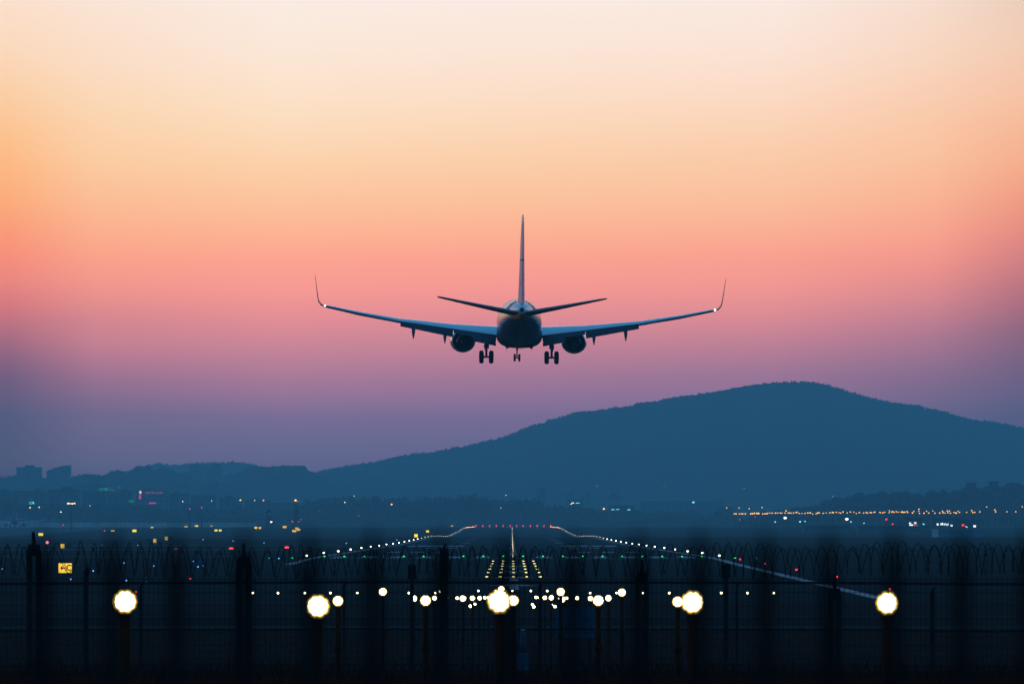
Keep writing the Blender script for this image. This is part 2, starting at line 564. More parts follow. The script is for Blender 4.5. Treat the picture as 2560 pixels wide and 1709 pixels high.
def tree_meshes(seed, h, bare):
    r = random.Random(seed)
    t = MB()
    t.tube([(0, 0, -.3), (r.uniform(-.1, .1), 0, h * .3), (r.uniform(-.2, .2), 0, h * .62)], [h * .024, h * .017, h * .008], 6)
    tips = []
    for k in range(9 if not bare else 14):
        z0 = h * r.uniform(.22, .55)
        a = r.uniform(0, 6.283)
        l = h * r.uniform(.14, .3)
        e = Vector((math.cos(a) * l, math.sin(a) * l, z0 + l * r.uniform(.7, 1.7)))
        t.tube([(0, 0, z0), e * .5 + Vector((0, 0, z0 * .5)), e], [h * .01, h * .006, h * .003], 4)
        tips.append(e)
    c = MB()
    for k in range(120 if bare else 420):
        b = r.choice(tips) if r.random() < .75 else Vector((0, 0, h * r.uniform(.45, .85)))
        p = b + Vector((r.gauss(0, 1), r.gauss(0, 1), r.gauss(0, .9))) * (h * .075)
        p.z = min(p.z, h)
        s = h * (.012 if bare else .03) * r.uniform(.6, 1.4)
        u = Vector((r.uniform(-1, 1), r.uniform(-1, 1), r.uniform(-1, 1))).normalized() * s
        v = u.orthogonal().normalized() * s
        c.quad(p - u - v, p + u - v, p + u + v, p - u + v)
    return t.mesh('trunk', M['bark'], True), c.mesh('crown', M['leaf'])


def place_tree(name, meshes, loc, s, label, group):
    o = empty(name, loc)
    o.scale = (s * 1.15, s * 1.15, s)
    o.rotation_euler.z = rnd.uniform(0, 6.28)
    link('trunk', meshes[0], o)
    link('crown', meshes[1], o)
    tag(o, label, 'tree', group)
    return o


TM = [tree_meshes(40 + k, 1.0, False) for k in range(4)]
BM = [tree_meshes(60 + k, 1.0, True) for k in range(3)]
for i, (px, top) in enumerate(((935, 1240), (978, 1243), (1012, 1243), (1060, 1239), (1085, 1242), (1128, 1240), (1152, 1237), (1180, 1244), (1205, 1237), (1236, 1244), (1265, 1252), (1300, 1243))):
    h = (HY - top) * 4250 / F - gz(4250)
    place_tree('belt_tree', TM[i % 4], (P(px, 0, 4250).x, 4250, gz(4250)), h, 'hazy tree rising from the dark belt behind the runway end', 'taller trees of the belt behind the runway')
for i in range(26):
    px = 2215 + i * 13.6 + rnd.uniform(-4, 4)
    d = 2960 + rnd.uniform(-40, 40)
    top = 1284 + rnd.uniform(-4, 6)
    place_tree('bare_tree', BM[i % 3], (P(px, 0, d).x, d, gz(d)), (HY - top) * d / F - gz(d), 'bare slender tree below the hillside houses behind the street lamps', 'bare trees below the hillside houses')


# ------------------------------------------------------------------ buildings
def block(x0, x1, top, d, label, cat='building', m='block_a', depth=None, group=None, slant=0, hut=True, name='apartment_block', base=None):
    a, b = P(x0, top, d), P(x1, top, d)
    w = b.x - a.x
    zb = gz(d) - .4 if base is None else base
    h = a.z - zb
    dp = depth or max(10, min(30, w * .6))
    o = empty(name, ((a.x + b.x) / 2, d, zb))
    tag(o, label, cat, group)
    mb = MB()
    n = 10
    for k in range(1):
        vs = [(-w / 2, 0, 0), (w / 2, 0, 0), (w / 2, dp, 0), (-w / 2, dp, 0)]
        zt = [h - slant * (1 - t) ** 1.8 for t in (i / n for i in range(n + 1))]
    front = [(-w / 2 + w * i / n, 0, zt[i]) for i in range(n + 1)]
    back = [(x, dp, z) for x, _, z in front]
    N = n + 1
    fs = [tuple([0, 1] + [4 + i for i in range(n, -1, -1)]), tuple([2, 3] + [4 + N + i for i in range(N)]), (3, 0, 4, 4 + N), (1, 2, 4 + N + n, 4 + n)]
    fs += [(4 + i, 4 + i + 1, 4 + N + i + 1, 4 + N + i) for i in range(n)]
    mb.add(vs + front + back, fs)
    mb.build('wall', M[m], o)
    p = MB()
    lo = [(-w / 2 - .25 + (w + .5) * i / n, -.25, zt[i] + .003) for i in range(n + 1)]
    rings = []
    for i in range(n + 1):
        x, z = lo[i][0], lo[i][2]
        rings.append([Vector((x, -.25, z)), Vector((x, dp + .25, z)), Vector((x, dp + .25, z + .7)), Vector((x, -.25, z + .7))])
    p.loft(rings)
    ro = p.build('roof', M['roof'], o)
    if hut:
        r = random.Random(int(x0 * 7 + d))
        hw = w * r.uniform(.12, .22)
        cx = r.uniform(-.2, .3) * w
        p = MB(); p.box(cx - hw, cx + hw, dp * .25, dp * .7, h + .71, h + r.uniform(2.2, 3.4)); p.build('roof_hut', M['house_wall'], ro)
        p = MB(); p.cyl((cx + hw * 1.4, dp * .4, h + .6), (cx + hw * 1.4, dp * .4, h + 5.5), .18, .08, 6); p.build('roof_mast', M['black'], ro)
    return o



block(41, 100, 1169, 6300, 'broad flat-topped tower block on the skyline above the floodlit apron', depth=30)
block(116, 173, 1164, 6300, 'tower block with a rising slanted roof beside the flat-topped one', slant=6.5, depth=30, hut=False)
block(199, 270, 1214, 5400, 'low wide building carrying the long green neon sign', m='block_b')
block(232, 268, 1199, 5900, 'small hazy block behind the green neon sign building')
block(474, 506, 1166, 6700, 'pale square block on the wooded knoll, nearer the domed groves')
block(509, 555, 1165, 6750, 'wide pale square block on the wooded knoll, beside the flat terrace')
block(432, 487, 1217, 5600, 'flat-roofed block in the haze with a thin dark cornice')
block(503, 546, 1216, 5600, 'flat-roofed block in the haze next to the dark corniced one')
block(340, 420, 1228, 4900, 'long building behind the red and white diamond sign', m='block_b')
block(1341, 1366, 1225, 5000, 'single dark tower rising behind the tree belt beyond the runway')
block(1412, 1433, 1238, 5400, 'narrow low block in haze beside the white roof lights')
block(1451, 1476, 1239, 5400, 'second low block in haze, between the narrow one and the tall one')
block(1516, 1543, 1206, 6100, 'tall faint apartment tower at the hill foot standing alone')
block(1518, 1556, 1241, 5300, 'low broad block below the tall faint tower')
for i, (a, b, t) in enumerate(((1566, 1606, 1204), (1622, 1668, 1200), (1682, 1732, 1203), (1748, 1790, 1199), (1800, 1844, 1204))):
    block(a, b, t, 6900, f'very faint apartment slab at the hill foot, {nth(i + 1)} of five counted from the lone tower', group='faint apartment slabs at the hill foot')
block(1600, 1815, 1254, 5000, 'long low shed in haze below the faint apartment slabs', m='block_b', hut=False)
lows = [(-30, 28, 1232), (30, 74, 1229), (78, 118, 1231), (120, 196, 1226), (206, 262, 1230), (268, 330, 1231), (424, 470, 1236), (478, 540, 1240), (548, 604, 1246), (612, 668, 1252), (680, 740, 1258)]
for i, (a, b, t) in enumerate(lows):
    block(a, b, t, 4450 + 30 * (i % 3), f'low dark building behind the pale apron wall, {nth(i + 1)} from the frame edge', m='block_b', group='low buildings behind the apron', name='low_building', hut=i % 3 != 1)
block(-20, 130, 1293, 3900, 'flat terminal shed with a pale roof edge behind the parked airliner', m='block_b', hut=False, name='terminal_shed')
block(490, 640, 1296, 3700, 'long grey hangar with a pale roof band near the twin masts', m='block_b', hut=False, name='hangar')
block(2010, 2125, 1317, 2450, 'long low dark shed on the grass below the street lamps', m='house_wall', hut=False, name='low_shed', depth=12)
block(2146, 2322, 1318, 2350, 'long low building under the shopfront lights', m='house_wall', hut=False, name='low_shed', depth=12)

for i in range(13):
    px = 2080 + i * 37 + rnd.uniform(-10, 10)
    d = rnd.choice((3380, 3480, 3500))
    place_tree('hillside_tree', TM[i % 4], (P(px, 0, d).x, d, slope_z(px, d) - .5), rnd.uniform(3, 5.5), 'dark round tree standing among the hillside houses', 'trees among the hillside houses')

# pale wall along the apron
w = MB()
a, b = P(-60, 1305, 3450), P(640, 1306, 3700)
for k in range(60):
    t0, t1 = k / 60, (k + 1) / 60 - .0012
    p, q = a.lerp(b, t0), a.lerp(b, t1)
    hgt = .12 * math.sin(k * 1.7)
    w.add([(p.x, p.y, gz(p.y) - .1), (q.x, q.y, gz(q.y) - .1), (q.x, q.y + .4, gz(q.y) - .1), (p.x, p.y + .4, gz(p.y) - .1), (p.x, p.y, p.z + hgt), (q.x, q.y, q.z + hgt), (q.x, q.y + .4, q.z + hgt), (p.x, p.y + .4, p.z + hgt)],
          [(0, 1, 5, 4), (1, 2, 6, 5), (2, 3, 7, 6), (3, 0, 4, 7), (4, 5, 6, 7)])
tag(w.build('boundary_wall', M['wall_pale']), 'long pale boundary wall running behind the apron and floodlight mast', 'wall')
w = MB()
a, b = P(2325, 1324, 2000), P(2460, 1325, 2000)
for k in range(14):
    x0, x1 = a.x + (b.x - a.x) * k / 14, a.x + (b.x - a.x) * (k + 1) / 14 - .04
    w.box(x0, x1, 2000 + .15 * (k % 2), 2000.3 + .15 * (k % 2), gz(2000) - .1, a.z)
tag(w.build('hoarding', M['teal_wall']), 'teal sheet hoarding on the grass beneath the shopfront lights', 'hoarding')
w = MB()
p = P(2339, 1323, 1990)
w.box(p.x - .9, p.x + .9, 1990, 1992, gz(1990) - .1, p.z)
w.box(p.x - 1.1, p.x + 1.1, 1989.8, 1992.2, p.z, p.z + .2)
tag(w.build('gate_pillar', M['wall_pale']), 'pale square pillar standing at the end of the teal hoarding', 'pillar')


def house(px, d, w, h, label, seed, dp=9.0, turn=False, big=False):
    r = random.Random(seed)
    o = empty('hillside_house', (P(px, 0, d).x, d, slope_z(px, d) - .6))
    tag(o, label, 'house', 'houses on the hillside')
    b = MB()
    b.box(-w / 2, w / 2, 0, dp, 0, h)
    b.build('wall', M['house_wall'], o)
    rf = MB()
    rh = w * r.uniform(.22, .32) if not big else w * .16
    ov = .6
    if turn:       # gable end to the street
        rf.add([(-w / 2 - ov, -ov, h - .2), (w / 2 + ov, -ov, h - .2), (w / 2 + ov, dp + ov, h - .2), (-w / 2 - ov, dp + ov, h - .2), (0, -ov, h + rh * 1.4), (0, dp + ov, h + rh * 1.4)], [(0, 1, 4), (2, 3, 5), (1, 2, 5, 4), (3, 0, 4, 5), (0, 3, 2, 1)])
    else:          # hipped
        k = w * .28
        rf.add([(-w / 2 - ov, -ov, h - .1), (w / 2 + ov, -ov, h - .1), (w / 2 + ov, dp + ov, h - .1), (-w / 2 - ov, dp + ov, h - .1), (-w / 2 + k, dp / 2, h + rh), (w / 2 - k, dp / 2, h + rh)], [(0, 1, 5, 4), (1, 2, 5), (2, 3, 4, 5), (3, 0, 4), (0, 3, 2, 1)])
    ro = rf.build('roof', M['roof'], o)
    c = MB()
    if big:
        c.box(-2.8, 2.8, dp / 2 - 2.5, dp / 2 + 2.5, h + rh * .4, h + rh + 2.6)
        c.box(-3.6, 3.6, dp / 2 - 3.2, dp / 2 + 3.2, h + rh + 2.61, h + rh + 3.1)
        c.build('lantern_tower', M['house_wall'], ro)
    else:
        cx = r.uniform(-.25, .25) * w
        c.box(cx - .35, cx + .35, dp * .35, dp * .35 + .7, h + rh * .2, h + rh * 1.1 + .4)
        c.build('chimney', M['house_wall'], ro)
    n = max(2, int(w / 3.4))
    for k in range(n):
        for fl in range(max(1, int(h / 3.0))):
            x = -w / 2 + w * (k + .5) / n
            z = 1.1 + 3.0 * fl
            wn = MB(); wn.box(x - .55, x + .55, -.08, .05, z, z + 1.5)
            wn.build('window', M['window'], o)
    return o


hid = 0
for row, (d, x0, x1, n, h0) in enumerate(((3640, 2050, 2400, 12, 1.9), (3540, 2110, 2660, 16, 2.8), (3420, 2205, 2660, 11, 4.6), (3300, 2300, 2680, 8, 5.4))):
    rr = random.Random(row)
    for k in range(n):
        px = x0 + (x1 - x0) * (k + .5) / n + rr.uniform(-5, 5)
        wd = (x1 - x0) / n * d / F * (rr.uniform(.95, 1.35) if row < 2 else rr.uniform(.6, 1.0))
        gable = rr.random() < (.2, .3, .45, .6)[row]
        house(px, d + rr.uniform(-15, 15), wd, h0 + rr.uniform(-.6, 1.6), f"{'gabled' if gable else 'hip-roofed'} house in the hillside's {('crest', 'upper', 'middle', 'lowest')[row]} row, {nth(k + 1)} from the runway side", 100 + hid, turn=gable)
        hid += 1
for px, w_, lab in ((2536, 17, 'wide low hall on the crest past the two box-towered halls'), (2602, 20, 'wide low hall on the crest beyond the frame edge')):
    house(px, 3660, w_, 2.8, lab, 410 + px, 12)
house(2430, 3665, 19, 2.6, 'wide-roofed hall on the hillside crest with a box tower, nearer the runway', 401, 14, big=True)
house(2486, 3665, 20, 2.4, 'wide-roofed hall on the hillside crest with a box tower, farther from the runway', 402, 14, big=True)


# ------------------------------------------------------------------ lamps
def lamp_mesh(name, m, rx, rz, h, rs=.03, ry=None, body=None):
    mb = MB()
    mb.cyl((0, 0, -.05), (0, 0, h - rz * .6), rs, rs * .8, 6)
    mb.cur = 1
    mb.ball((0, 0, h), rx, ry or rx, rz, 10, 6)
    return mb.mesh(name, [body or M['lamp_body'], m], True)


def put(name, me, loc, label, cat, group):
    return tag(link(name, me, None, loc), label, cat, group)


EM = lamp_mesh('runway_edge_light', M['edge'], .13, .085, .35)
EF = lamp_mesh('runway_edge_light', M['edge_far'], .085, .07, .35)
EA = lamp_mesh('runway_edge_light', M['edge_amber'], .2, .12, .35)
ds = [666 + 60.3 * k for k in range(50)]
for sx, side in ((-1, 'sign-board'), (1, 'street-lamp')):
    for k, d in enumerate(ds):
        amber = d > 2950
        put('runway_edge_light', EA if amber else EM if d < 1450 else EF, (CX + sx * 23.0, d, gz(d)), f"{'amber' if amber else 'white'} runway edge light along the {side} side, {nth(k + 1)} from the threshold", 'edge light', 'runway edge lights')
CM = lamp_mesh('centreline_light', M['centre'], .085, .045, .05, .07)
for k in range(96):
    d = 690 + 30 * k
    put('centreline_light', CM, (CX, d, gz(d) + .03), f'small white light set in the runway centreline, {nth(k + 1)} from the threshold', 'runway light', 'runway centreline lights')
GM = lamp_mesh('threshold_light', M['green'], .1, .05, .3)
for k in range(20):
    x = CX - 20.95 + 2.205 * k
    put('threshold_light', GM, (x, 663, gz(663) + .02 * math.cos(x / 8)), f'green light in the row across the runway, {nth(k + 1)} from the sign-board side', 'threshold light', 'green threshold lights')
GW = lamp_mesh('threshold_light', M['green'], .15, .11, .3)
for i, px in enumerate((501, 559, 617, 673, 730)):
    put('threshold_light', GW, P(px, 1395 + (730 - px) * .022, 672) - Vector((0, 0, .3)), f'green wing-bar light outside the runway on the sign-board side, {nth(5 - i)} outward', 'threshold light', 'green wing-bar lights')
for i, px in enumerate((1837, 1893, 1951, 2008, 2066)):
    put('threshold_light', GW, P(px, 1395 + (px - 1837) * .026, 672) - Vector((0, 0, .3)), f'green wing-bar light outside the runway on the street-lamp side, {nth(i + 1)} outward', 'threshold light', 'green wing-bar lights')
PM = lamp_mesh('papi_light', M['papi'], .34, .14, .55)
for i, (px, py) in enumerate(((298, 1375), (440, 1373), (578, 1370), (717, 1367.5))):
    d = 960
    p = P(px, py, d)
    put('approach_slope_light', PM, (p.x, d, p.z - .55), f'bright red approach-slope light beside the runway, {nth(4 - i)} outward from the runway', 'slope light', 'red approach-slope lights')
RM = lamp_mesh('red_edge_light', M['red'], .085, .07, .35)
for i, (d, xl, yl, xr, yr) in enumerate(((398, 340, 1480, 2225, 1472), (473, 475, 1447, 2092, 1441), (532, 600, 1423, 1991, 1423), (593, 655, 1414, 1913, 1408), (647, 717, 1403, 1850, 1397))):
    for px, py, side in ((xl, yl, 'sign-board'), (xr, yr, 'street-lamp')):
        p = P(px, py, d)
        o = put('red_edge_light', RM, (p.x, d, p.z - .35), f'small red light before the threshold on the {side} side, {nth(i + 1)} from the fence', 'edge light', 'red lights ahead of the threshold')
        if d < 420: o.scale = (.75, .75, 1)
RE = lamp_mesh('runway_end_light', M['red_far'], .42, .36, .5)
for i, px in enumerate((1190, 1207, 1224, 1241, 1258, 1275.6, 1291.6, 1308, 1326, 1343, 1360, 1377)):
    for j, (py, d) in enumerate(((1318, 3600), (1313.2, 3760))):
        p = P(px, py, d)
        put('runway_end_light', RE, (p.x, d, p.z - .5), f"red light of the {'lower' if j == 0 else 'upper'} row at the runway's far end, {nth(i + 1)} across", 'end light', 'red lights at the runway end')
BL = lamp_mesh('taxiway_light', M['blue'], .05, .05, .3)
for i, (px, py) in enumerate(((5, 1421), (177, 1447), (233, 1426), (310, 1406), (316, 1450), (366, 1454), (385, 1414), (483, 1402), (495, 1416), (508, 1413), (697, 1395), (255, 1363), (345, 1362), (660, 1356), (866, 1357), (992, 1349), (508, 1348), (583, 1351))):
    d = 5.2 * F / (py - HY) if py > 1390 else 5.8 * F / (py - HY)
    p = P(px, py, d)
    o = put('taxiway_light', BL, (p.x, d, p.z - .3), f"tiny blue taxiway light, {nth(i + 1)} of the scatter around the yellow sign" if i < 11 else f'faint blue taxiway light far behind the razor wire, {nth(i - 10)} of that row', 'taxiway light', 'blue taxiway lights')
    o.scale = (d / 520, d / 520, 1)

# approach lights on yellow posts: lens shaped to the lobes of blurred glare
def glare_outline(n=120):
    discs = [(a, .67, .33) for a in (20, 58, 90, 122, 160, 200, 238, 270, 302, 340)]
    pts = []
    for k in range(n):
        t = 2 * math.pi * k / n
        best = .7
        for a, rc, rad in discs:
            b = t - R(90 - a)
            dd = rad * rad - (rc * math.sin(b)) ** 2
            if dd >= 0 and math.cos(b) > 0:
                best = max(best, rc * math.cos(b) + math.sqrt(dd))
        pts.append((best * math.cos(t), best * math.sin(t)))
    return pts


LO = glare_outline()


def approach_proto(h):
    r = .0655
    post = MB()
    post.cyl((0, 0, -1.2), (0, 0, 0), .036, .03, 12)
    post.cyl((0, 0, -.5), (0, 0, -.44), .045, .045, 12)
    post.cyl((0, 0, -.03), (0, 0, .004), .042, .03, 12)
    post_me = post.mesh('post', M['yellow_post'], True)
    hs = MB()
    hs.loft([[Vector((x * r * 1.0, -.028, z * r * 1.0)) for x, z in LO], [Vector((x * r * .98, .02, z * r * .98)) for x, z in LO], [Vector((x * r * .6, .1, z * r * .6)) for x, z in LO], [Vector((x * r * .2, .12, z * r * .2)) for x, z in LO]])
    hs_me = hs.mesh('housing', M['lamp_body'], True)
    ln = MB()
    ln.loft([[Vector((x * r * s, -.03 - dy, z * r * s)) for x, z in LO] for s, dy in ((.86, 0), (.82, .01), (.62, .022), (.3, .028))])
    ln_me = ln.mesh('lens', M['lamp_white'], True)
    rm = MB()
    rm.loft([[Vector((x * r * s, -.03 - dy, z * r * s)) for x, z in LO] for s, dy in ((.865, -.002), (1.06, -.002), (1.06, .006), (.865, .008))], caps=False)  # ring added to draw the glare's yellow edge
    rm_me = rm.mesh('rim', M['lamp_glare'], True)
    return post_me, hs_me, ln_me, rm_me


APM = approach_proto(1)


def approach_lamp(px, py, d, label, s=1.0, group=None, full=True):
    o = empty('approach_light', P(px, py, d))
    tag(o, label, 'approach light', group)
    po = link('post', APM[0], o)
    ground = gz(d)
    L = o.location.z - ground
    po.location = (0, 0, -.064)
    po.scale = (1, 1, max(1, L / 1.13))
    ho = link('housing', APM[1], o)
    ln = link('lens', APM[2], ho)
    rm = link('rim', APM[3], ho)
    ho.scale = (s, 1, s)
    return o


def row_label(k, n, what):
    return f'{what}, {nth(k + 1)} of {n} from the sign-board side'


G1 = 'approach lights in the big front row'
for k, (px, py, s) in enumerate(((313.5, 1502.5, 1), (795, 1514, 1), (1249, 1502, 1.05), (1731, 1504, 1), (2218, 1506, 1))):
    approach_lamp(px, py, 36, row_label(k, 'five', 'huge glaring lamp before the fence'), s, G1)
for k, (px, py, s) in enumerate(((845, 1501, .84), (1064, 1500, .86), (1284, 1500, .9), (1495.5, 1500, .86), (1694, 1503, .86))):
    approach_lamp(px, py, 67.5, row_label(k, 'five', 'mid-sized lamp of the second row'), s, 'approach lights in the second row')
for k, (px, py, s) in enumerate(((957.5, 1478, .98), (1104, 1477, .7), (1253, 1472, .85), (1401.5, 1478.5, 1.0), (1554.5, 1480, .96))):
    approach_lamp(px, py, 99, row_label(k, 'five', 'raised lamp of the third row'), s, 'approach lights in the third row')
rows = [(130.5, ((1035, 1495), (1157, 1495), (1268, 1494), (1406, 1497), (1521, 1494)), 1.0), (162, ((1086, 1494), (1181, 1494), (1272, 1494), (1378, 1493), (1476, 1495)), 1.0), (193.5, ((1116, 1493), (1199, 1494), (1276, 1493), (1362, 1493), (1443, 1494)), 1.0), (225, ((1143, 1494), (1212, 1493), (1279, 1493), (1348, 1493), (1417, 1494)), .9), (256, ((1162, 1494), (1221, 1493), (1279, 1493), (1340, 1492), (1399, 1494)), .95), (288, ((1176, 1514), (1228, 1513), (1281, 1513), (1334.5, 1515.5), (1387.5, 1515)), 1.15), (319, ((1187.5, 1509), (1233, 1509), (1281, 1509), (1331, 1510), (1379, 1511)), 1.0)]
for i, (d, pts, s) in enumerate(rows):
    for k, (px, py) in enumerate(pts):
        approach_lamp(px, py, d, row_label(k, 'five', f'small round lamp of the {nth(i + 4)} row'), s, f'approach lights in the {nth(i + 4)} row')
for k, px in enumerate((632, 695, 762, 826, 893, 1022, 1088, 1196, 1239, 1281, 1327, 1368, 1475.5, 1541, 1607, 1673, 1738, 1803, 1869, 1934)):
    approach_lamp(px, 1481 if not 1150 < px < 1400 else 1476, 372, f'pinpoint lamp of the long crossbar, {nth(k + 1)} of twenty from the sign-board side', 1.0 if not 1150 < px < 1400 else .9, 'approach crossbar lights')
AB = lamp_mesh('barrette_light', M['bar_light'], .13, .03, .35)
for i, (d, py) in enumerate(((413, 1473.5), (444, 1455.6), (477, 1440.6), (508, 1430), (540, 1421.5), (572, 1414.1), (604, 1407.9), (634, 1401.5))):
    for k in range(5):
        x = CX + (k - 2) * 1.07 * 1.0
        z = (HY - py) * d / F
        put('barrette_light', AB, (x, d, z - .35), f'flat yellow light of the {nth(i + 1)} bar before the threshold, {nth(k + 1)} across', 'approach light', 'flat approach bar lights')

# ------------------------------------------------------------------ lit signs
def board(px, py, w, h, d, face, label, group=None, letter=None, tail=0, name='airfield_sign'):
    p = P(px, py, d)
    W, H = w * d / F, h * d / F
    o = empty(name, (p.x, d, p.z))
    tag(o, label, 'sign', group)
    b = MB(); b.box(-W / 2 - .04, W / 2 + .04, .02, .3, -H / 2 - .04, H / 2 + .04)
    b.build('housing', M['sign_body'], o)
    f = MB(); f.box(-W / 2, W / 2, 0, .018, -H / 2, H / 2)
    if letter is None:
        f.build('face', M[face], o)
    for sx in (-1, 1):
        l = MB(); x = sx * W * .32
        l.cyl((x, .16, gz(d) - p.z - .05), (x, .16, -H / 2 - .03), .05, .05, 8)
        l.build('leg', M['sign_body'], o)
    if letter:
        f.build('face', M['sign_body'], o)
        lt = link('letter', text_mesh(letter, H * .85), o, (0, -.012, 0)); lt.data.materials.append(M['sign_yellow'])
        fr = MB(); t = H * .08
        fr.box(-W / 2, W / 2, -.02, -.002, H / 2 - t, H / 2); fr.box(-W / 2, W / 2, -.02, -.002, -H / 2, -H / 2 + t)
        fr.box(-W / 2, -W / 2 + t, -.02, -.002, -H / 2 + t, H / 2 - t); fr.box(W / 2 - t, W / 2, -.02, -.002, -H / 2 + t, H / 2 - t)
        fr.build('border', M['sign_amber'], o)
    if tail:
        b = MB(); x0 = W / 2 + .06 if tail > 0 else -W / 2 - .06 + tail * d / F
        b.box(x0, x0 + abs(tail) * d / F, .03, .3, -H / 2 - .03, H / 2 + .03)
        b.build('dark_panel', M['black'], o)
    return o


cs = board(163, 1419, 33, 24, 485, 'c_face', 'dirty yellow lit sign with a black arrow and letter C on the grass', name='direction_sign')
lt = link('letter', text_mesh('C', .66), cs, (.31, -.012, 0)); lt.data.materials.append(M['letter'])
ar = MB()
for a, b in (((-.36, 0), (-.02, 0)), ((-.36, 0), (-.22, .14)), ((-.36, 0), (-.22, -.14))):
    A, B = Vector((a[0], -.02, a[1])), Vector((b[0], -.02, b[1]))
    ar.cyl(A, B, .045, .045, 8)
ar.build('arrow', M['letter'], cs)
sm = MB(); sm.box(-.072, -.066, -.006, -.001, .2, .38); sm.build('panel_joint', M['letter'], cs)
board(93, 1367, 10.5, 11, 830, 'sign_body', 'black sign with yellow letter D and a dark panel on its outer side', letter='D', tail=-24)
board(156, 1364, 9.5, 10, 860, 'sign_body', 'black sign with yellow letter D, nearer the runway', letter='D', tail=17)
board(387, 1351, 7, 9, 1150, 'sign_body', 'small black sign with yellow letter C on the taxiway', letter='C', tail=-15)
board(416, 1345, 7, 8, 1250, 'sign_body', 'small black sign with yellow letter L on the taxiway', letter='L', tail=12)
for px, py, w, h, f, lab in ((102, 1335, 11.5, 6.5, 'sign_yellow', 'bright yellow lit board above the round red light'), (336, 1326, 10, 6, 'sign_yellow', 'bright yellow lit board on the grass short of the twin masts'), (380, 1317.5, 7, 3, 'sign_amber', 'faint thin amber board seen edge-on far across the field'), (282, 1326, 9, 2.8, 'sign_amber', 'orange thin board over four dark posts'), (465, 1315.5, 8, 2.8, 'sign_amber', 'thin dull yellow board at the foot of the first twin mast'), (491.5, 1314, 8, 3.6, 'sign_yellow', 'clear yellow board between the twin masts'), (529, 1314, 5, 1.8, 'sign_amber', 'tiny dull yellow board past the twin masts'),
                          (540, 1325, 7, 4.4, 'sign_yellow', 'yellow board of a close pair, on the pair\'s outer side'), (550.5, 1325, 7, 4.4, 'sign_yellow', 'yellow board of a close pair, on the pair\'s runway side'), (639.5, 1318.5, 6.6, 4.4, 'sign_yellow', 'yellow board of the pair before the first lattice tower, outer one'), (649.8, 1318.8, 6.6, 4.6, 'sign_amber', 'amber board of the pair before the first lattice tower, inner one'), (711.5, 1316.5, 9.5, 5, 'sign_amber', 'lone amber board between the lattice towers'), (735.5, 1326.5, 10, 5, 'sign_amber', 'lowest amber board of the cluster of three under the second tower'), (742.5, 1319.8, 9, 4, 'sign_amber', 'topmost amber board of the cluster of three under the second tower'), (746, 1323.2, 9, 4.6, 'sign_amber', 'middle amber board of the cluster of three under the second tower'),
                          (1040, 1338, 8.5, 7.5, 'sign_yellow', 'yellow board beside the runway edge lights, the larger of two'), (1069, 1327.5, 7, 5, 'sign_yellow', 'yellow board beside the runway edge lights, the smaller of two'), (1130, 1314, 6, 2, 'sign_amber', 'thin amber board by the runway end')):
    z = 7.2 if py > 1330 else 8.4
    board(px, py, w, h, z * F / (py + h / 2 + 3 - HY), f, lab)
rl = MB(); p = P(118, 1355, 1050)
rl.cyl((0, .1, gz(1050) - p.z), (0, .1, 0), .05, .05, 8)
o = empty('round_red_light', p)
tag(o, 'round red lit disc with a pink ring on a short post', 'signal light')
rl.build('post', M['sign_body'], o)
x = MB(); x.cyl((0, 0, 0), (0, .1, 0), .3, .3, 20); x.build('disc', M['sign_red'], o)
x = MB()
x.loft([[Vector((s * math.cos(2 * math.pi * k / 24), dy, s * math.sin(2 * math.pi * k / 24))) for k in range(24)] for s, dy in ((.1, -.01), (.1, -.04), (.2, -.04), (.2, -.01))], caps=False)
x.build('ring', M['sign_pink'], o)
for i, px in enumerate((262, 269, 275, 282)):
    d = 1830
    p = P(px, 1328, d)
    b = MB(); b.cyl((0, 0, gz(d) - p.z - 1.2), (0, 0, 0), .17, .17, 8); b.ball((0, 0, 0), .2, .2, .12, 8, 4)
    tag(b.build('marker_post', M['black'], loc=p), f'short dark post under the orange board, {nth(i + 1)} of four', 'post', 'dark posts on the grass')


# ------------------------------------------------------------------ airfield masts and towers
o = empty('floodlight_mast', (P(178, 0, 2500).x, 2500, gz(2500)))
tag(o, 'tall floodlight mast with a glowing ring of lamps over the apron', 'floodlight mast')
top = (HY - 1256) * 2500 / F - gz(2500)
b = MB(); b.cyl((0, 0, 0), (0, 0, top), .22, .12, 10); b.build('pole', M['galv'], o)
b = MB()
b.loft([[Vector((s * math.cos(2 * math.pi * k / 16), s * math.sin(2 * math.pi * k / 16), top + z)) for k in range(16)] for s, z in ((1.5, -.12), (1.62, .0), (1.5, .12))], caps=True)
b.build('lamp_ring', M['galv'], o)
for k in range(10):
    a = 2 * math.pi * k / 10
    b = MB(); b.ball((1.45 * math.cos(a), 1.45 * math.sin(a), top - .3 + .15 * math.sin(k * 2.3)), .32, .32, .2, 8, 5)
    b.build('floodlight', M['sodium' if k % 2 else 'white_city'], o)
for i, (px, py) in enumerate(((474.5, 1273), (504, 1270))):
    d = 2400
    o = empty('radio_mast', (P(px, 0, d).x, d, gz(d)))
    h = (HY - py) * d / F - gz(d)
    tag(o, f"thin dark mast with a red top lamp, the {('outer', 'runway-side')[i]} of twin masts", 'mast', 'twin red-tipped masts')
    b = MB(); b.cyl((0, 0, 0), (0, 0, h), .16, .09, 8)
    for z in (.35, .6, .85): b.box(-.5, .5, -.04, .04, h * z, h * z + .08)
    b.build('pole', M['black'], o)
    b = MB(); b.ball((0, 0, h + .25), .3, .3, .3, 8, 6); b.build('lamp', M['neon_red'], o)
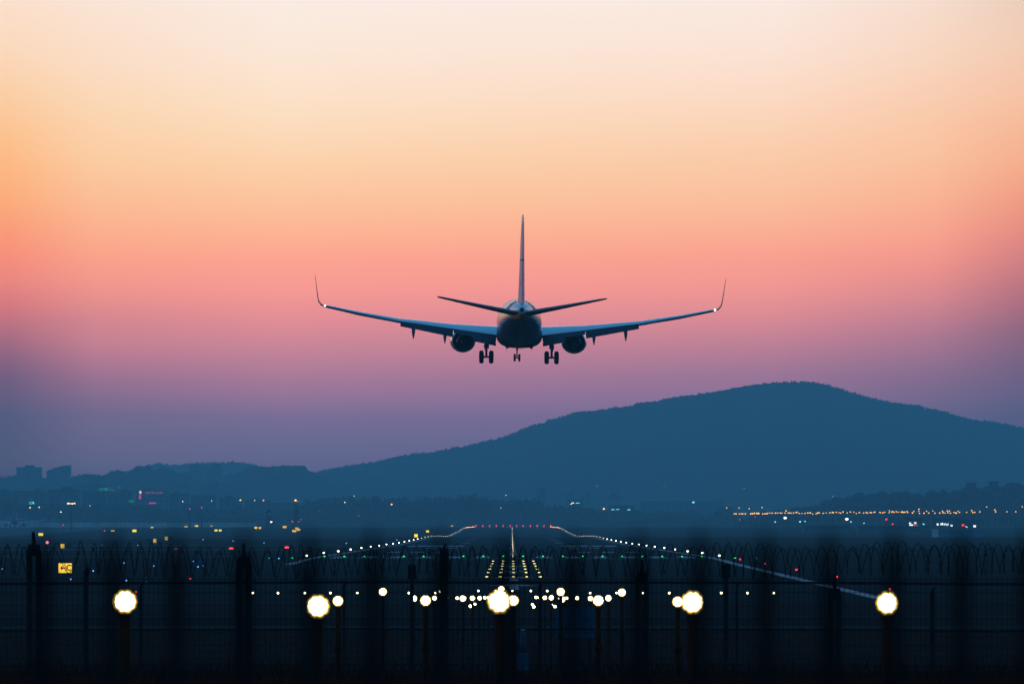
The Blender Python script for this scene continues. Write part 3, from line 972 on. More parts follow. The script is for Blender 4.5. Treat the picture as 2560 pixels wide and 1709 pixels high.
for i, (px, py) in enumerate(((673.5, 1249), (740.5, 1252))):
    d = 2600
    o = empty('lattice_tower', (P(px, 0, d).x, d, gz(d)))
    h = (HY - py) * d / F - gz(d)
    tag(o, ('dark lattice tower with cross arms and an unlit top', 'dark lattice tower with an orange and a red lamp on top')[i], 'tower', 'lattice towers on the airfield')
    b = MB()
    w0, w1 = 1.5, .35
    for sx in (-1, 1):
        for sy in (-1, 1):
            b.cyl((sx * w0, sy * w0, 0), (sx * w1, sy * w1, h), .11, .08, 5)
    n = 9
    for k in range(n):
        za, zb = h * k / n, h * (k + 1) / n
        wa, wb = w0 + (w1 - w0) * k / n, w0 + (w1 - w0) * (k + 1) / n
        for sy in (-1, 1):
            b.cyl((-wa, sy * wa, za), (wb, sy * wb, zb), .06, .06, 4); b.cyl((wa, sy * wa, za), (-wb, sy * wb, zb), .06, .06, 4)
    b.build('lattice', M['black'], o)
    for z in (.36, .6):
        c = MB(); c.box(-1.6, 1.6, -.12, .12, h * z, h * z + .3); c.box(-.6, .6, -.5, .5, h * z + .31, h * z + 1.1); c.build('cross_arm', M['black'], o)
    c = MB(); c.cyl((0, 0, h), (0, 0, h + 1.2), .06, .03, 6); c.build('spike', M['black'], o)
    if i:
        c = MB(); c.ball((-.3, 0, h + .3), .5, .5, .4, 8, 6); c.build('lamp', M['sodium'], o)
        c = MB(); c.ball((.55, 0, h - .2), .36, .36, .3, 8, 6); tag(c.build('lamp', M['neon_red'], o), 'red lamp')

# parked airliner on the far apron
def simple_airliner():
    d = 3300
    o = empty('parked_airliner', (P(38, 0, d).x, d, gz(d)))
    o.rotation_euler.z = R(182)
    tag(o, 'hazy parked airliner on the far apron seen nose-on with its tall tail', 'airliner')
    b = MB()
    st = [(-2, .1, 3.4), (-1.2, .9, 3.4), (1, 1.7, 3.6), (4, 1.95, 3.7), (22, 1.95, 3.7), (30, 1.3, 4.2), (36, .3, 4.9)]
    b.loft([[Vector((r * math.cos(2 * math.pi * k / 20), 14 - s, z + r * math.sin(2 * math.pi * k / 20))) for k in range(20)] for s, r, z in st])
    b.build('fuselage', M['under'], o, True)
    for sx in (-1, 1):
        w = MB()
        w.loft([[Vector((sx * x, 14 - s - c * u, z + c * v)) for u, v in ((0, 0), (.3, .06), (1, 0), (.3, -.05))] for x, s, c, z in ((1.7, 12, 7, 2.7), (6, 15, 4.5, 3.1), (17, 21, 1.6, 4.3))])
        w.build('wing', M['grey_paint'], o)
        e = MB(); e.loft([[Vector((sx * 4.85 + r * math.cos(2 * math.pi * k / 16), 14 - s, 1.6 + r * math.sin(2 * math.pi * k / 16))) for k in range(16)] for s, r in ((11, .95), (11.6, 1.1), (14, 1.0), (15.5, .6))])
        e.build('engine', M['dark_metal'], o, True)
        t = MB(); t.loft([[Vector((sx * x, 14 - s - c * u, z + c * v)) for u, v in ((0, 0), (.3, .05), (1, 0), (.3, -.05))] for x, s, c, z in ((.6, 31, 3.6, 4.6), (7, 35, 1.5, 5.4))])
        t.build('tailplane', M['grey_paint'], o)
        gr = MB(); gr.cyl((sx * 2.8, -1.5, .5), (sx * 2.8, -1.5, 2.4), .13, .13, 8)
        for k in (-.35, .35): gr.cyl((sx * 2.8 + k - .18, -1.5, .52), (sx * 2.8 + k + .18, -1.5, .52), .53, .53, 14)
        gr.build('main_gear', M['tyre'], o)
    gr = MB(); gr.cyl((0, 11, .3), (0, 11, 2), .1, .1, 8); gr.cyl((-.35, 11, .35), (.35, 11, .35), .35, .35, 12); gr.build('nose_gear', M['tyre'], o)
    f = MB(); f.loft([[Vector((v * c * .5, 14 - s - c * u, z)) for u, v in ((0, 0), (.3, .09), (1, 0), (.3, -.09))] for s, c, z in ((28, 7, 5.2), (35, 2.4, 12.4))])
    f.build('fin', M['under'], o)
    c = MB(); c.box(-1.1, 1.1, 13.0, 14.3, 4.3, 4.9); c.build('windscreen', M['window'], o)


simple_airliner()

# ------------------------------------------------------------------ town signs and scattered lights
def neon(px, py, w, h, d, m, glyphs, label, seed, name='neon_sign', stroke=True):
    p = P(px, py, d)
    W, H = w * d / F, h * d / F
    o = empty(name, (p.x, d - 1.2, p.z))
    tag(o, label, 'neon sign')
    b = MB(); b.box(-W / 2 - .3, W / 2 + .3, .2, .5, -H / 2 - .25, H / 2 + .25)
    for sx in (-.4, .4): b.cyl((sx * W, .6, gz(d) - p.z), (sx * W, .6, -H / 2), .15, .15, 6)
    b.build('backing_frame', M['black'], o)
    r = random.Random(seed)
    vert = h > w
    for k in range(glyphs):
        g_ = MB()
        L = (H if vert else W) / glyphs
        c0 = (0, H / 2 - L * (k + .5)) if vert else (-W / 2 + L * (k + .5), 0)
        s = min(L, W if vert else H) * .44
        ht = s if vert else H * .48
        t = s * .28
        for _ in range(4):
            if r.random() < .5:
                z = r.choice((-1, 0, 1)) * ht * .85
                g_.box(c0[0] - s, c0[0] + s, 0, .15, c0[1] + z - t * .5, c0[1] + z + t * .5)
            else:
                x = r.choice((-1, 0, 1)) * s * .8
                g_.box(c0[0] + x - t * .5, c0[0] + x + t * .5, .01, .16, c0[1] - ht, c0[1] + ht)
        g_.build('character', M[m], o)
    return o


neon(262, 1222, 27, 7, 5300, 'neon_green', 7, 'long green neon sign of seven characters on a roof', 1)
neon(299, 1229, 5, 28, 5200, 'neon_green', 4, 'narrow upright green neon sign beside the long green one', 2)
neon(328, 1252.5, 15, 4.5, 4400, 'neon_green', 4, 'short dim green neon sign low among the dark buildings', 3)
neon(385, 1231, 46, 5, 4800, 'neon_pink', 9, 'long dim pink neon line of characters beside the diamond sign', 4)
neon(8, 1191, 18, 4, 6200, 'neon_pink', 4, 'dim red roof sign on the skyline at the frame edge', 5)
neon(282, 1224, 7, 4, 5280, 'neon_pink', 2, 'tiny red mark at the end of the long green neon sign', 6)
neon(80, 1256, 15, 5, 4350, 'teal', 4, 'small pale bluish sign on a dark building near the frame edge', 7)
d = 4700
o = empty('diamond_sign', P(351, 1230, d)); tag(o, 'pinkish white diamond sign above a red upright panel', 'neon sign')
s = 4.2 * d / F
b = MB(); b.add([(-s, 0, 0), (0, 0, -s * 1.1), (s, 0, 0), (0, 0, s * 1.1), (-s, .3, 0), (0, .3, -s * 1.1), (s, .3, 0), (0, .3, s * 1.1)], [(0, 1, 2, 3), (7, 6, 5, 4), (0, 4, 5, 1), (1, 5, 6, 2), (2, 6, 7, 3), (3, 7, 4, 0)])
b.build('diamond', M['sign_pink'], o)
b = MB(); w = 2.5 * d / F; b.box(-w - .3, w - .3, 0, .3, -17 * d / F, -6.5 * d / F); b.build('upright_panel', M['neon_red'], o)
b = MB(); b.cyl((-.3, .5, gz(d) - o.location.z), (-.3, .5, -2), .25, .25, 8); b.build('pole', M['black'], o)
d = 4300
o = empty('neon_bar', P(381, 1257, d)); tag(o, 'flat magenta light bar low in front of the dark buildings', 'neon sign')
b = MB(); b.box(-8.8 * d / F, 8.8 * d / F, 0, .3, -1.5 * d / F, 1.5 * d / F); b.build('light_strip', M['neon_red'], o)
b = MB(); b.cyl((0, .5, gz(d) - o.location.z), (0, .5, -.6), .2, .2, 8); b.build('pole', M['black'], o)


def pole_lamp(px, py, d, r, m, label, cat='street lamp', name='street_lamp', group=None, flat=.7, base=None):
    p = P(px, py, d)
    zb = gz(d) if base is None else base
    o = empty(name, (p.x, d, zb))
    h = p.z - zb
    tag(o, label, cat, group)
    b = MB(); b.cyl((0, .1, 0), (0, .1, h + r * .6), .1, .06, 6); b.cyl((0, .1, h + r * .6), (0, -r * .6, h + r * .9), .06, .05, 5)
    b.build('pole', M['galv'], o)
    r *= .78
    b = MB(); b.ball((0, 0, h), r, r, r * flat, 8, 5); b.build('lamp', M[m], o)
    return o


lamps = [(1280 + x / 3.67, 1140 + 527 / 3.67) for x in (2038, 2055, 2085, 2103, 2118, 2140, 2190, 2205, 2225, 2248, 2262, 2300, 2320, 2340)]
ys = {175: 548, 215: 543, 255: 537, 720: 525, 735: 518, 770: 537, 815: 540, 865: 537, 990: 548, 1050: 545, 1160: 537, 1210: 530, 1270: 530, 1310: 522, 1375: 520, 1447: 532, 1485: 514, 1552: 532, 1602: 515, 1660: 518, 1700: 540, 1750: 525, 1818: 532, 1885: 533, 1945: 527, 2005: 516}
for x in (0, 35, 78, 108, 175, 215, 255, 290, 330, 385, 420, 463, 490, 538, 590, 612, 640, 678, 720, 735, 770, 815, 865, 910, 940, 955, 990, 1050, 1075, 1100, 1160, 1210, 1270, 1310, 1330, 1375, 1420, 1447, 1485, 1552, 1602, 1660, 1700, 1750, 1818, 1862, 1885, 1930, 1945, 1985, 2005, 2085):
    lamps.append((1880 + x / 6.525, 1200 + ys.get(x, 535 - .006 * x) / 6.525))
for x, y in ((5, 655), (45, 658), (80, 650), (155, 625), (150, 655), (190, 645), (210, 640), (230, 655), (265, 643), (300, 648), (350, 650), (365, 643), (380, 657), (405, 650), (440, 638), (450, 652), (528, 662), (552, 637), (635, 600), (635, 633), (645, 668), (717, 665), (760, 635), (795, 662), (862, 628), (897, 665), (975, 662), (1018, 633), (1030, 657), (1062, 662), (1097, 628), (1105, 655), (1132, 630), (1150, 665), (1205, 653), (1232, 665), (1247, 662), (1272, 632), (1297, 653), (1413, 650), (1495, 622), (1513, 653), (1547, 652), (1627, 643), (1740, 563), (1872, 612), (1887, 643), (2070, 642), (2215, 640), (2322, 560)):
    lamps.append((2200 + x / 6.525, 1180 + y / 6.525))
lamps += [(1817, 1269), (1848, 1269), (1873, 1270.5), (1905, 1268), (1965, 1276)]
lamps.sort()
for i, (px, py) in enumerate(lamps):
    pole_lamp(px, py, 2760 + (i % 5) * 14, .33 + .12 * ((i * 7) % 5) / 5, 'sodium', f'orange street lamp along the road under the hillside houses, {nth(i + 1)} from the runway side', group='orange street lamps along the road')
for px, py, r, m, lab in ((1963, 1294, .9, 'white_city', 'flat white lamp below the start of the street-lamp row'), (2117, 1297, .95, 'white_city', 'big white glaring lamp below the middle of the street-lamp row'), (1938, 1304, .42, 'teal', 'small whitish lamp near the grass, lowest of the teal ones'), (2000, 1303.5, .5, 'teal', 'bright teal lamp of a pair below the street lamps'), (2012.5, 1302.5, .38, 'teal', 'smaller teal lamp of a pair below the street lamps'), (2127.5, 1303.5, .45, 'teal', 'teal lamp just beside the big white glaring lamp'), (2160, 1307, .36, 'teal', 'faint teal lamp between the white glare and the shopfronts'), (2309, 1309.5, .5, 'teal', 'greenish white lamp between the two shopfront clusters'), (2216, 1297.5, .5, 'red', 'red lamp above the low sheds, the upper of two'), (2231.5, 1309.5, .45, 'red', 'red lamp above the low sheds, the lower of two'), (2407.5, 1312, .7, 'red', 'large red lamp under the shopfronts'), (1850, 1298, .4, 'neon_red', 'dim red lamp under the start of the street-lamp row'), (1888, 1291.5, .4, 'neon_red', 'dim red lamp under the street lamps, second along')):
    pole_lamp(px, py, 2550, r, m, lab, 'lamp', 'yard_lamp', 'coloured lamps below the street-lamp row')
for px, py, r, m, d, lab in ((75, 1268, .7, 'sodium', 3700, 'orange lamp above the parked airliner'), (98, 1267, .5, 'white_city', 3700, 'small white lamp just past the orange one over the airliner'), (225, 1263.5, .35, 'white_city', 4100, 'faint white lamp under the green neon signs'), (457, 1253, .5, 'white_city', 4000, 'pale lamp in the haze, first of five along the dark slope'), (529.5, 1251, .5, 'white_city', 4000, 'pale lamp in the haze, second of five along the dark slope'), (601, 1249.5, .9, 'sodium', 4000, 'bright yellowish lamp in the haze, third of five along the dark slope'), (636.5, 1250, .5, 'white_city', 4000, 'pale lamp in the haze, fourth of five along the dark slope'), (658.5, 1250, .6, 'sodium', 4000, 'amber lamp in the haze, fifth of five along the dark slope'), (678, 1304, .6, 'white_city', 2590, 'white lamp at the foot of the first lattice tower'), (862, 1255, .55, 'white_city', 4000, 'pale lamp over the tree belt, first of three'), (885.5, 1239, .45, 'white_city', 4600, 'faint high lamp above the tree belt'), (979, 1260, .85, 'sodium', 4000, 'yellow lamp amid the tree belt'), (985.5, 1238, .4, 'teal', 4600, 'faint bluish lamp above the yellow one in the tree belt'), (1265, 1237, .55, 'sodium', 4600, 'small yellow lamp over the runway end trees'), (1252, 1269, .35, 'white_city', 4000, 'very faint lamp low in the trees by the runway end'), (1509.5, 1271.3, 1.0, 'sodium', 4000, 'bright yellow lamp beyond the runway, right of the dark tower'), (1660, 1215, .4, 'white_city', 5900, 'faint lamp at the hill foot above the apartment slabs'), (1733.5, 1255, 1.3, 'teal', 4800, 'soft round bluish lamp below the faint apartment slabs'), (1861, 1220.5, .55, 'teal', 5400, 'dim bluish lamp on the hill foot over the street lamps'), (1493, 1215, .4, 'white_city', 5900, 'faint lamp on the hill foot before the tall tower'), (896.5, 1288, .6, 'neon_red', 3800, 'red lamp in front of the tree belt'), (798, 1277.5, .45, 'neon_pink', 3800, 'dim pink lamp before the tree belt'), (731, 1303, .55, 'neon_red', 2580, 'red lamp by the second lattice tower, outer of two'), (747, 1303, .45, 'neon_pink', 2580, 'pink lamp by the second lattice tower, inner of two'), (752.5, 1298, .4, 'neon_pink', 2580, 'pink lamp above the two by the second lattice tower'), (158, 1312, .5, 'neon_red', 2480, 'red lamp near the foot of the floodlight mast'), (261.5, 1326, .35, 'neon_red', 1820, 'small red lamp beside the orange board'), (152, 1279, .6, 'white_city', 3850, 'white vehicle lamp on the far apron road'), (2082, 1239.5, .4, 'white_city', 5000, 'faint lamp on the hill over the settlement')):
    pole_lamp(px, py, d, r, m, lab, 'lamp', 'distant_lamp', 'scattered far lamps')

# shopfront lights under the hillside: lit panes on one low shop building each
def shopfront(x0, x1, py, d, panes, label):
    a, b = P(x0, py, d), P(x1, py, d)
    o = empty('shopfront', ((a.x + b.x) / 2, d, gz(d)))
    tag(o, label, 'shop')
    w = b.x - a.x
    m = MB(); m.box(-w / 2 - 1.5, w / 2 + 1.5, 0, 8, 0, a.z - gz(d) + 2.2); m.build('wall', M['house_wall'], o)
    m = MB(); m.box(-w / 2 - 2, w / 2 + 2, -.6, 8.5, a.z - gz(d) + 2.21, a.z - gz(d) + 2.6); m.build('roof', M['roof'], o)
    for px, qy, pw, ph, mt in panes:
        c = P(px, qy, d)
        X, Z = c.x - o.location.x, c.z - gz(d)
        hw, hh = pw * d / F / 2, ph * d / F / 2
        m = MB(); m.box(X - hw, X + hw, -.12, -.02, Z - hh, Z + hh); m.build('lit_window', M[mt], o)


shopfront(2270, 2298, 1308, 2600, ((2275, 1307, 5, 3, 'shop_white'), (2278, 1312, 9, 4, 'shop_white'), (2288, 1306.5, 6, 5, 'sign_pink'), (2287.5, 1313.5, 3, 2.5, 'red'), (2293, 1313.2, 5, 2.5, 'neon_green')), 'shop with white, pink and green lit panes under the hillside')
shopfront(2341, 2386, 1310, 2600, ((2344, 1310, 4.5, 4.5, 'shop_white'), (2352, 1309, 1.6, 5, 'shop_white'), (2356, 1309, 4, 5.5, 'shop_white'), (2361, 1310, 1.5, 4.5, 'shop_white'), (2364, 1309, 3.4, 3, 'shop_white'), (2367, 1312, 3, 2, 'shop_white'), (2370, 1309.5, 2, 4, 'shop_white'), (2379, 1313, 5, 3.6, 'shop_white')), 'shop with a long bright bluish white lit sign under the hillside')
shopfront(2410, 2442, 1314, 2600, ((2415, 1315.5, 3, 2, 'shop_white'), (2418, 1317, 1.6, 2.4, 'shop_white'), (2436.5, 1314.5, 6.5, 4.6, 'shop_white')), 'shop with one square white lit pane beside the large red lamp')
shopfront(1426, 1452, 1256, 4700, ((1428, 1259, 4, 1.6, 'white_city'), (1432, 1256.5, 6, 1.6, 'white_city'), (1444, 1257, 10, 1.4, 'teal')), 'far low building with a crooked white roof light in the haze')
shopfront(1528, 1580, 1273, 4200, ((1532, 1273, 8, 1.4, 'teal'), (1544, 1272.7, 8, 1.2, 'teal'), (1572, 1273.5, 8, 1.6, 'teal')), 'far low building with dashes of bluish light past the yellow lamp')

# ------------------------------------------------------------------ fence with razor wire
FD = 90.0
k = FD / F
fo = empty('security_fence', (0, FD, gz(FD)))
tag(fo, 'dark welded-mesh security fence with razor coils crossing the whole view', 'fence')


def fx(px): return (px - 1280) * k
def fz(py): return (HY - py) * k - gz(FD)


for px, w, top, t in ((85, 36, 1330, 1), (215, 11, 1418, 0), (352, 6, 1460, 0), (610, 40, 1360, 1), (860, 6, 1455, 0), (1030, 10, 1412, 2), (1110, 22, 1362, 1), (1350, 9, 1456, 0), (1605, 34, 1400, 1), (1815, 11, 1410, 2), (1842, 6, 1458, 0), (2087, 34, 1440, 1), (2331, 11, 1470, 0), (2600, 34, 1400, 1), (-160, 34, 1400, 1)):
    b = MB()
    hw = w * k / 2
    if t == 1 and w > 30:        # twin uprights with a narrow gap
        b.box(fx(px) - hw, fx(px) - hw * .3, -.06, .06, -.1, fz(top + 40))
        b.box(fx(px) + hw * .25, fx(px) + hw, -.061, .061, -.1, fz(top + 44))
        b.box(fx(px) - hw * .8, fx(px) + hw * .8, -.03, .03, fz(top + 60), fz(top + 30))
        b.cyl((fx(px), 0, fz(top + 38)), (fx(px), -.14, fz(top)), .03, .025, 6)
    else:
        b.box(fx(px) - hw, fx(px) + hw, -.05, .05, -.1, fz(top + 8))
        if t == 2:
            b.box(fx(px) - hw * 2, fx(px) + hw * 2, -.07, .07, fz(top + 34), fz(top))
        b.cyl((fx(px), 0, fz(top + 12)), (fx(px) + .02, -.05, fz(top - 2)), .025, .02, 6)
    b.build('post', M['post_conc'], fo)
nzf = smooth_noise(91)


def railline(y0, r, name):
    b = MB()
    pts = [(fx(px), -.03, fz(y0 + 5 * ((px - 1280) / 1280.0) ** 2 + 1.0 * nzf(px / 300.0))) for px in range(-200, 2761, 80)]
    b.tube(pts, r, 6)
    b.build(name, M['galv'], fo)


railline(1454, .02, 'rail')
railline(1571, .014, 'rail')
railline(1660, .012, 'rail')
wm = MB()
px = -200
while px < 2760:
    bw = .0032
    x = fx(px)
    z1 = fz(1440)
    wm.box(x - bw, x + bw, -.004, .004, .02, z1)
    px += 12.7
for py in range(1447, 1690, 33):
    wm.box(fx(-200), fx(2760), -.011, -.0045, fz(py) - .003, fz(py) + .003)
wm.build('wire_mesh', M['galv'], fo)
for base, seed, pitch, rad in ((1400, 5, .165, .23), (1404, 8, .215, .2)):
    co = MB()
    rr = random.Random(seed)
    pts = []
    x = fx(-200); t = rr.uniform(0, 6)
    dt = 2 * math.pi / 22
    pr = pitch; rd = rad
    while x < fx(2760):
        t += dt
        u = t / (2 * math.pi)
        pr = pitch * (1 + .6 * nzf(u * .8 + seed)); rd = rad * (1 + .2 * nzf(u * .6 + 3 * seed))
        if 138 < x / k + 1280 < 192: pr = pitch * 2.4       # a stretched, sagging stretch of coil
        x += pr / 22
        pts.append((x - .022 * math.cos(t), -.05 + rd * math.cos(t), fz(base) + rd * math.sin(t) + .03 * nzf(x * .7)))
    co.tube(pts, .0055, 4)
    for i in range(0, len(pts) - 1, 2):      # razor barbs
        p = Vector(pts[i]); q = Vector(pts[i + 1]); dd = (q - p).normalized()
        n = Vector((rr.uniform(-1, 1), rr.uniform(-.3, .3), rr.uniform(-1, 1))).normalized()
        co.add([p - dd * .014, p + dd * .014, p + n * .032], [(0, 1, 2)])
    co.build('razor_coil', M['galv'], fo)

# railing right in front of the lens, far out of focus
ND = 4.5
k2 = ND / F
ro = empty('railing', (0, ND, gz(ND)))
tag(ro, 'railing of slim dark bars close to the camera, blurred soft', 'railing')
for px in (-70, 109, 283, 441, 610, 774, 932, 1101, 1266, 1431, 1596, 1749, 1913, 2071, 2234, 2403, 2568):
    x = (px - 1280) * k2
    top = (HY - 1322 + rnd.uniform(-6, 6)) * k2 - gz(ND)
    b = MB()
    b.cyl((x, 0, .0), (x, 0, top - .04), .0066, .0064, 10)
    b.cyl((x, 0, top - .04), (x, 0, top), .0064, .002, 10)
    b.build('bar', M['bar'], ro, True)
for z in (.12, .9):
    b = MB(); b.box(-1.0, 1.0, .008, .03, z, z + .035); b.build('rail', M['bar'], ro)

# blue panel and small blue post behind the mesh
d = 128
p = P(1437, 1555, d)
o = empty('blue_board', (p.x, d, gz(d)))
tag(o, 'dark blue rectangular board seen through the fence mesh', 'board')
W, H = 97 * d / F, 76 * d / F
b = MB(); b.box(-W / 2, W / 2, 0, .06, p.z - gz(d) - H / 2, p.z - gz(d) + H / 2); b.build('panel', M['blue_panel'], o)
for sx in (-1, 1):
    b = MB(); b.cyl((sx * W * .36, .1, -.1), (sx * W * .36, .1, p.z - gz(d) + H * .3), .03, .03, 8); b.build('leg', M['galv'], o)
for z in (-.3, 0, .3):
    b = MB(); b.box(-W / 2, W / 2, -.012, -.001, p.z - gz(d) + z * H - .012, p.z - gz(d) + z * H + .012); b.build('ridge', M['blue_panel'], o)
d = 78
o = empty('utility_post', (P(1307, 0, d).x, d, gz(d)))
tag(o, 'small blue utility post with a pale cap and wide foot behind the fence', 'utility post')
z = lambda py: (HY - py) * d / F - gz(d)
kk = d / F
b = MB(); b.cyl((0, 0, z(1630)), (0, 0, z(1578)), 7 * kk, 6.5 * kk, 14); b.build('body', M['blue_panel'], o, True)
b = MB(); b.box(-5 * kk, 5 * kk, -5 * kk, 5 * kk, z(1574.5), z(1572.5)); b.build('cap', M['pale_panel'], o)
b = MB(); b.box(-14 * kk, 14 * kk, -.06, .06, -.1, z(1633)); b.build('foot', M['blue_panel'], o)
d = 560
p = P(496, 1385, d)
o = empty('equipment_cabinet', (p.x, d, gz(d))); tag(o, 'small blue cabinet on the grass under the red slope lights', 'cabinet')
b = MB(); b.box(-.4, .4, 0, .5, .15, p.z - gz(d) + .33); b.build('body', M['blue_panel'], o)
b = MB(); b.box(-.45, .45, -.05, .55, p.z - gz(d) + .331, p.z - gz(d) + .4); b.build('lid', M['blue_panel'], o)
b = MB(); b.box(-.35, .35, .05, .45, -.05, .149); b.build('foot', M['post_conc'], o)


# rough grass on the bank in front
gr = MB()
r5 = random.Random(77)
for _ in range(14000):
    y = 58 + 210 * r5.random() ** 1.3
    x = r5.uniform(-.1, .1) * y * 1.05
    h = r5.uniform(.05, .2) * (1 + y / 200)
    z = gz(y)
    a = r5.uniform(0, 3.14); w = r5.uniform(.004, .008) * (1 + y / 120)
    lx, ly = r5.uniform(-.12, .12), r5.uniform(-.05, .05)
    gr.add([(x - w * math.cos(a), y - w * math.sin(a), z - .02), (x + w * math.cos(a), y + w * math.sin(a), z - .02), (x + lx, y + ly, z + h)], [(0, 1, 2)])
tag(gr.build('grass', M['blade']), kind='stuff')


# ------------------------------------------------------------------ the landing airliner
AIR = empty('airliner', P(1298.5, 806, 523))
AIR.rotation_euler = (R(2.35), R(.62), R(.6))
tag(AIR, 'twin-engine passenger jet landing with flaps and wheels down, seen from behind', 'airliner')


def Y(s): return 20.0 - s


def ell(s, w, h, zc, n=48, p=2.0):
    out = []
    for i in range(n):
        t = 2 * math.pi * i / n
        c, q = math.cos(t), math.sin(t)
        out.append(Vector((w * abs(c) ** (2 / p) * (1 if c >= 0 else -1), Y(s), zc + h * abs(q) ** (2 / p) * (1 if q >= 0 else -1))))
    return out


fs_ = [(0, .04, .04, -.45), (.25, .42, .4, -.42), (.8, .85, .8, -.35), (1.8, 1.3, 1.3, -.22), (3.2, 1.65, 1.72, -.08), (5, 1.83, 1.95, 0), (7, 1.88, 2.0, 0), (24, 1.88, 2.0, 0), (26, 1.86, 1.98, .02), (28, 1.76, 1.85, .14), (30, 1.57, 1.62, .34), (32, 1.3, 1.34, .58), (34, .98, 1.02, .83), (35.5, .72, .78, 1.0), (36.8, .48, .56, 1.12), (37.6, .3, .4, 1.2), (38.0, .2, .3, 1.24)]
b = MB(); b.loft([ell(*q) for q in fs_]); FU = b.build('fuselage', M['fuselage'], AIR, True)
b = MB(); b.cyl((0, Y(37.9), 1.24), (0, Y(38.12), 1.25), .19, .15, 16); b.cyl((0, Y(38.121), 1.25), (0, Y(38.13), 1.25), .1, .1, 12)
b.build('exhaust_outlet', M['black'], FU, True)
b = MB(); b.loft([ell(s, w, h, z, 40, 2.6) for s, w, h, z in ((11.2, .3, .1, -1.7), (12.2, 1.3, .6, -1.45), (13.5, 1.86, .98, -1.2), (17, 1.98, 1.1, -1.12), (21.5, 1.98, 1.1, -1.12), (23.2, 1.7, .95, -1.1), (24.6, 1.1, .6, -1.3), (25.6, .3, .15, -1.75))])
b.build('belly_fairing', M['under'], AIR, True)
for i, (s, x) in enumerate(((9, 0), (12.4, .3), (24, 0), (27, -.2), (20, -1.1), (20, 1.1), (8, -.5))):
    b = MB(); z = -2.02 if s < 11 or s > 23.5 else -2.2
    b.add([(x - .02, Y(s), z + .1), (x + .02, Y(s), z + .1), (x + .02, Y(s + .4), z + .1), (x - .02, Y(s + .4), z + .1), (x - .01, Y(s + .2), z - .3), (x + .01, Y(s + .2), z - .3), (x + .01, Y(s + .42), z - .3), (x - .01, Y(s + .42), z - .3)], [(0, 1, 5, 4), (1, 2, 6, 5), (2, 3, 7, 6), (3, 0, 4, 7), (4, 5, 6, 7)])
    b.build('antenna', M['black'], AIR)
for x in (-1.05, 1.05):
    b = MB(); b.ball((x, Y(21.5), -2.1), .18, .5, .16, 10, 6); b.build('drain_blister', M['black'], AIR, True)
b = MB(); b.ball((.18, Y(24.3), -1.85), .07, .07, .05, 8, 5); b.build('beacon', M['belly_green'], AIR, True)
# dark livery dashes fanned over the fuselage crown around the fin
for sx in (-1, 1):
    for kx in range(6):
        a = R(90 - sx * (19 + kx * 8.5))
        s0 = 31.2
        b = MB()
        w_, h_ = 1.43, 1.49
        pts = []
        for s, w, h, zc in ((30.4, 1.516, 1.564, .388), (32.9, 1.156, 1.196, .6925)):
            for da in (-.03, .03):
                pts.append((math.cos(a + da) * (w + .03), Y(s), zc + math.sin(a + da) * (h + .03)))
        b.add([Vector(p) for p in pts] + [Vector(p) * 1.0 + Vector((math.cos(a) * .02, 0, math.sin(a) * .02)) for p in pts], [(0, 1, 3, 2), (4, 6, 7, 5), (0, 4, 5, 1), (1, 5, 7, 3), (3, 7, 6, 2), (2, 6, 4, 0)])
        b.build('livery_dash', M['letter'], FU)


def airfoil(n=12, t=.12, camber=.015):
    up, lo = [], []
    for i in range(n + 1):
        x = .5 * (1 - math.cos(math.pi * i / n))
        yt = 5 * t * (.2969 * math.sqrt(x) - .126 * x - .3516 * x * x + .2843 * x ** 3 - .1015 * x ** 4) + .0006
        yc = camber * 4 * x * (1 - x)
        up.append((x, yc + yt)); lo.append((x, yc - yt))
    return up[::-1] + lo[1:]


WING = [(0.0, 12.4, 8.6, -1.12, .14, 1.6), (1.88, 13.5, 7.4, -1.02, .14, 1.5), (5.8, 16.1, 4.8, -.56, .12, 1.1), (10.5, 18.75, 3.35, .0, .125, -.6), (14, 20.7, 2.4, .62, .14, -2.2), (17.05, 22.35, 1.6, 1.28, .14, -3.0)]


def wing_at(x):
    for a, b_ in zip(WING, WING[1:]):
        if x <= b_[0]:
            t = (x - a[0]) / (b_[0] - a[0])
            return [u + (v - u) * t for u, v in zip(a, b_)]
    return list(WING[-1])


def wing_ring(x, sle, c, z, t, tw, sx, camber=.016):
    return [Vector((sx * x, Y(sle + c * u), z + c * v - (u - .4) * c * math.sin(R(tw)))) for u, v in airfoil(12, t, camber)]


def te(x):
    q = wing_at(x)
    return q[1] + q[2], q[3] - .6 * q[2] * math.sin(R(q[5]))


def panel(xs, start, chord, defl, sx, th=.11):
    rings = []
    for x in xs:
        s0, z0 = start(x)
        c = chord(x)
        dl = R(defl)
        rings.append([Vector((sx * x, Y(s0 + c * (u * math.cos(dl) + v * math.sin(dl))), z0 + c * (v * math.cos(dl) - u * math.sin(dl)))) for u, v in airfoil(8, th, .02)])
    m = MB(); m.loft(rings, flip=sx < 0)
    return m


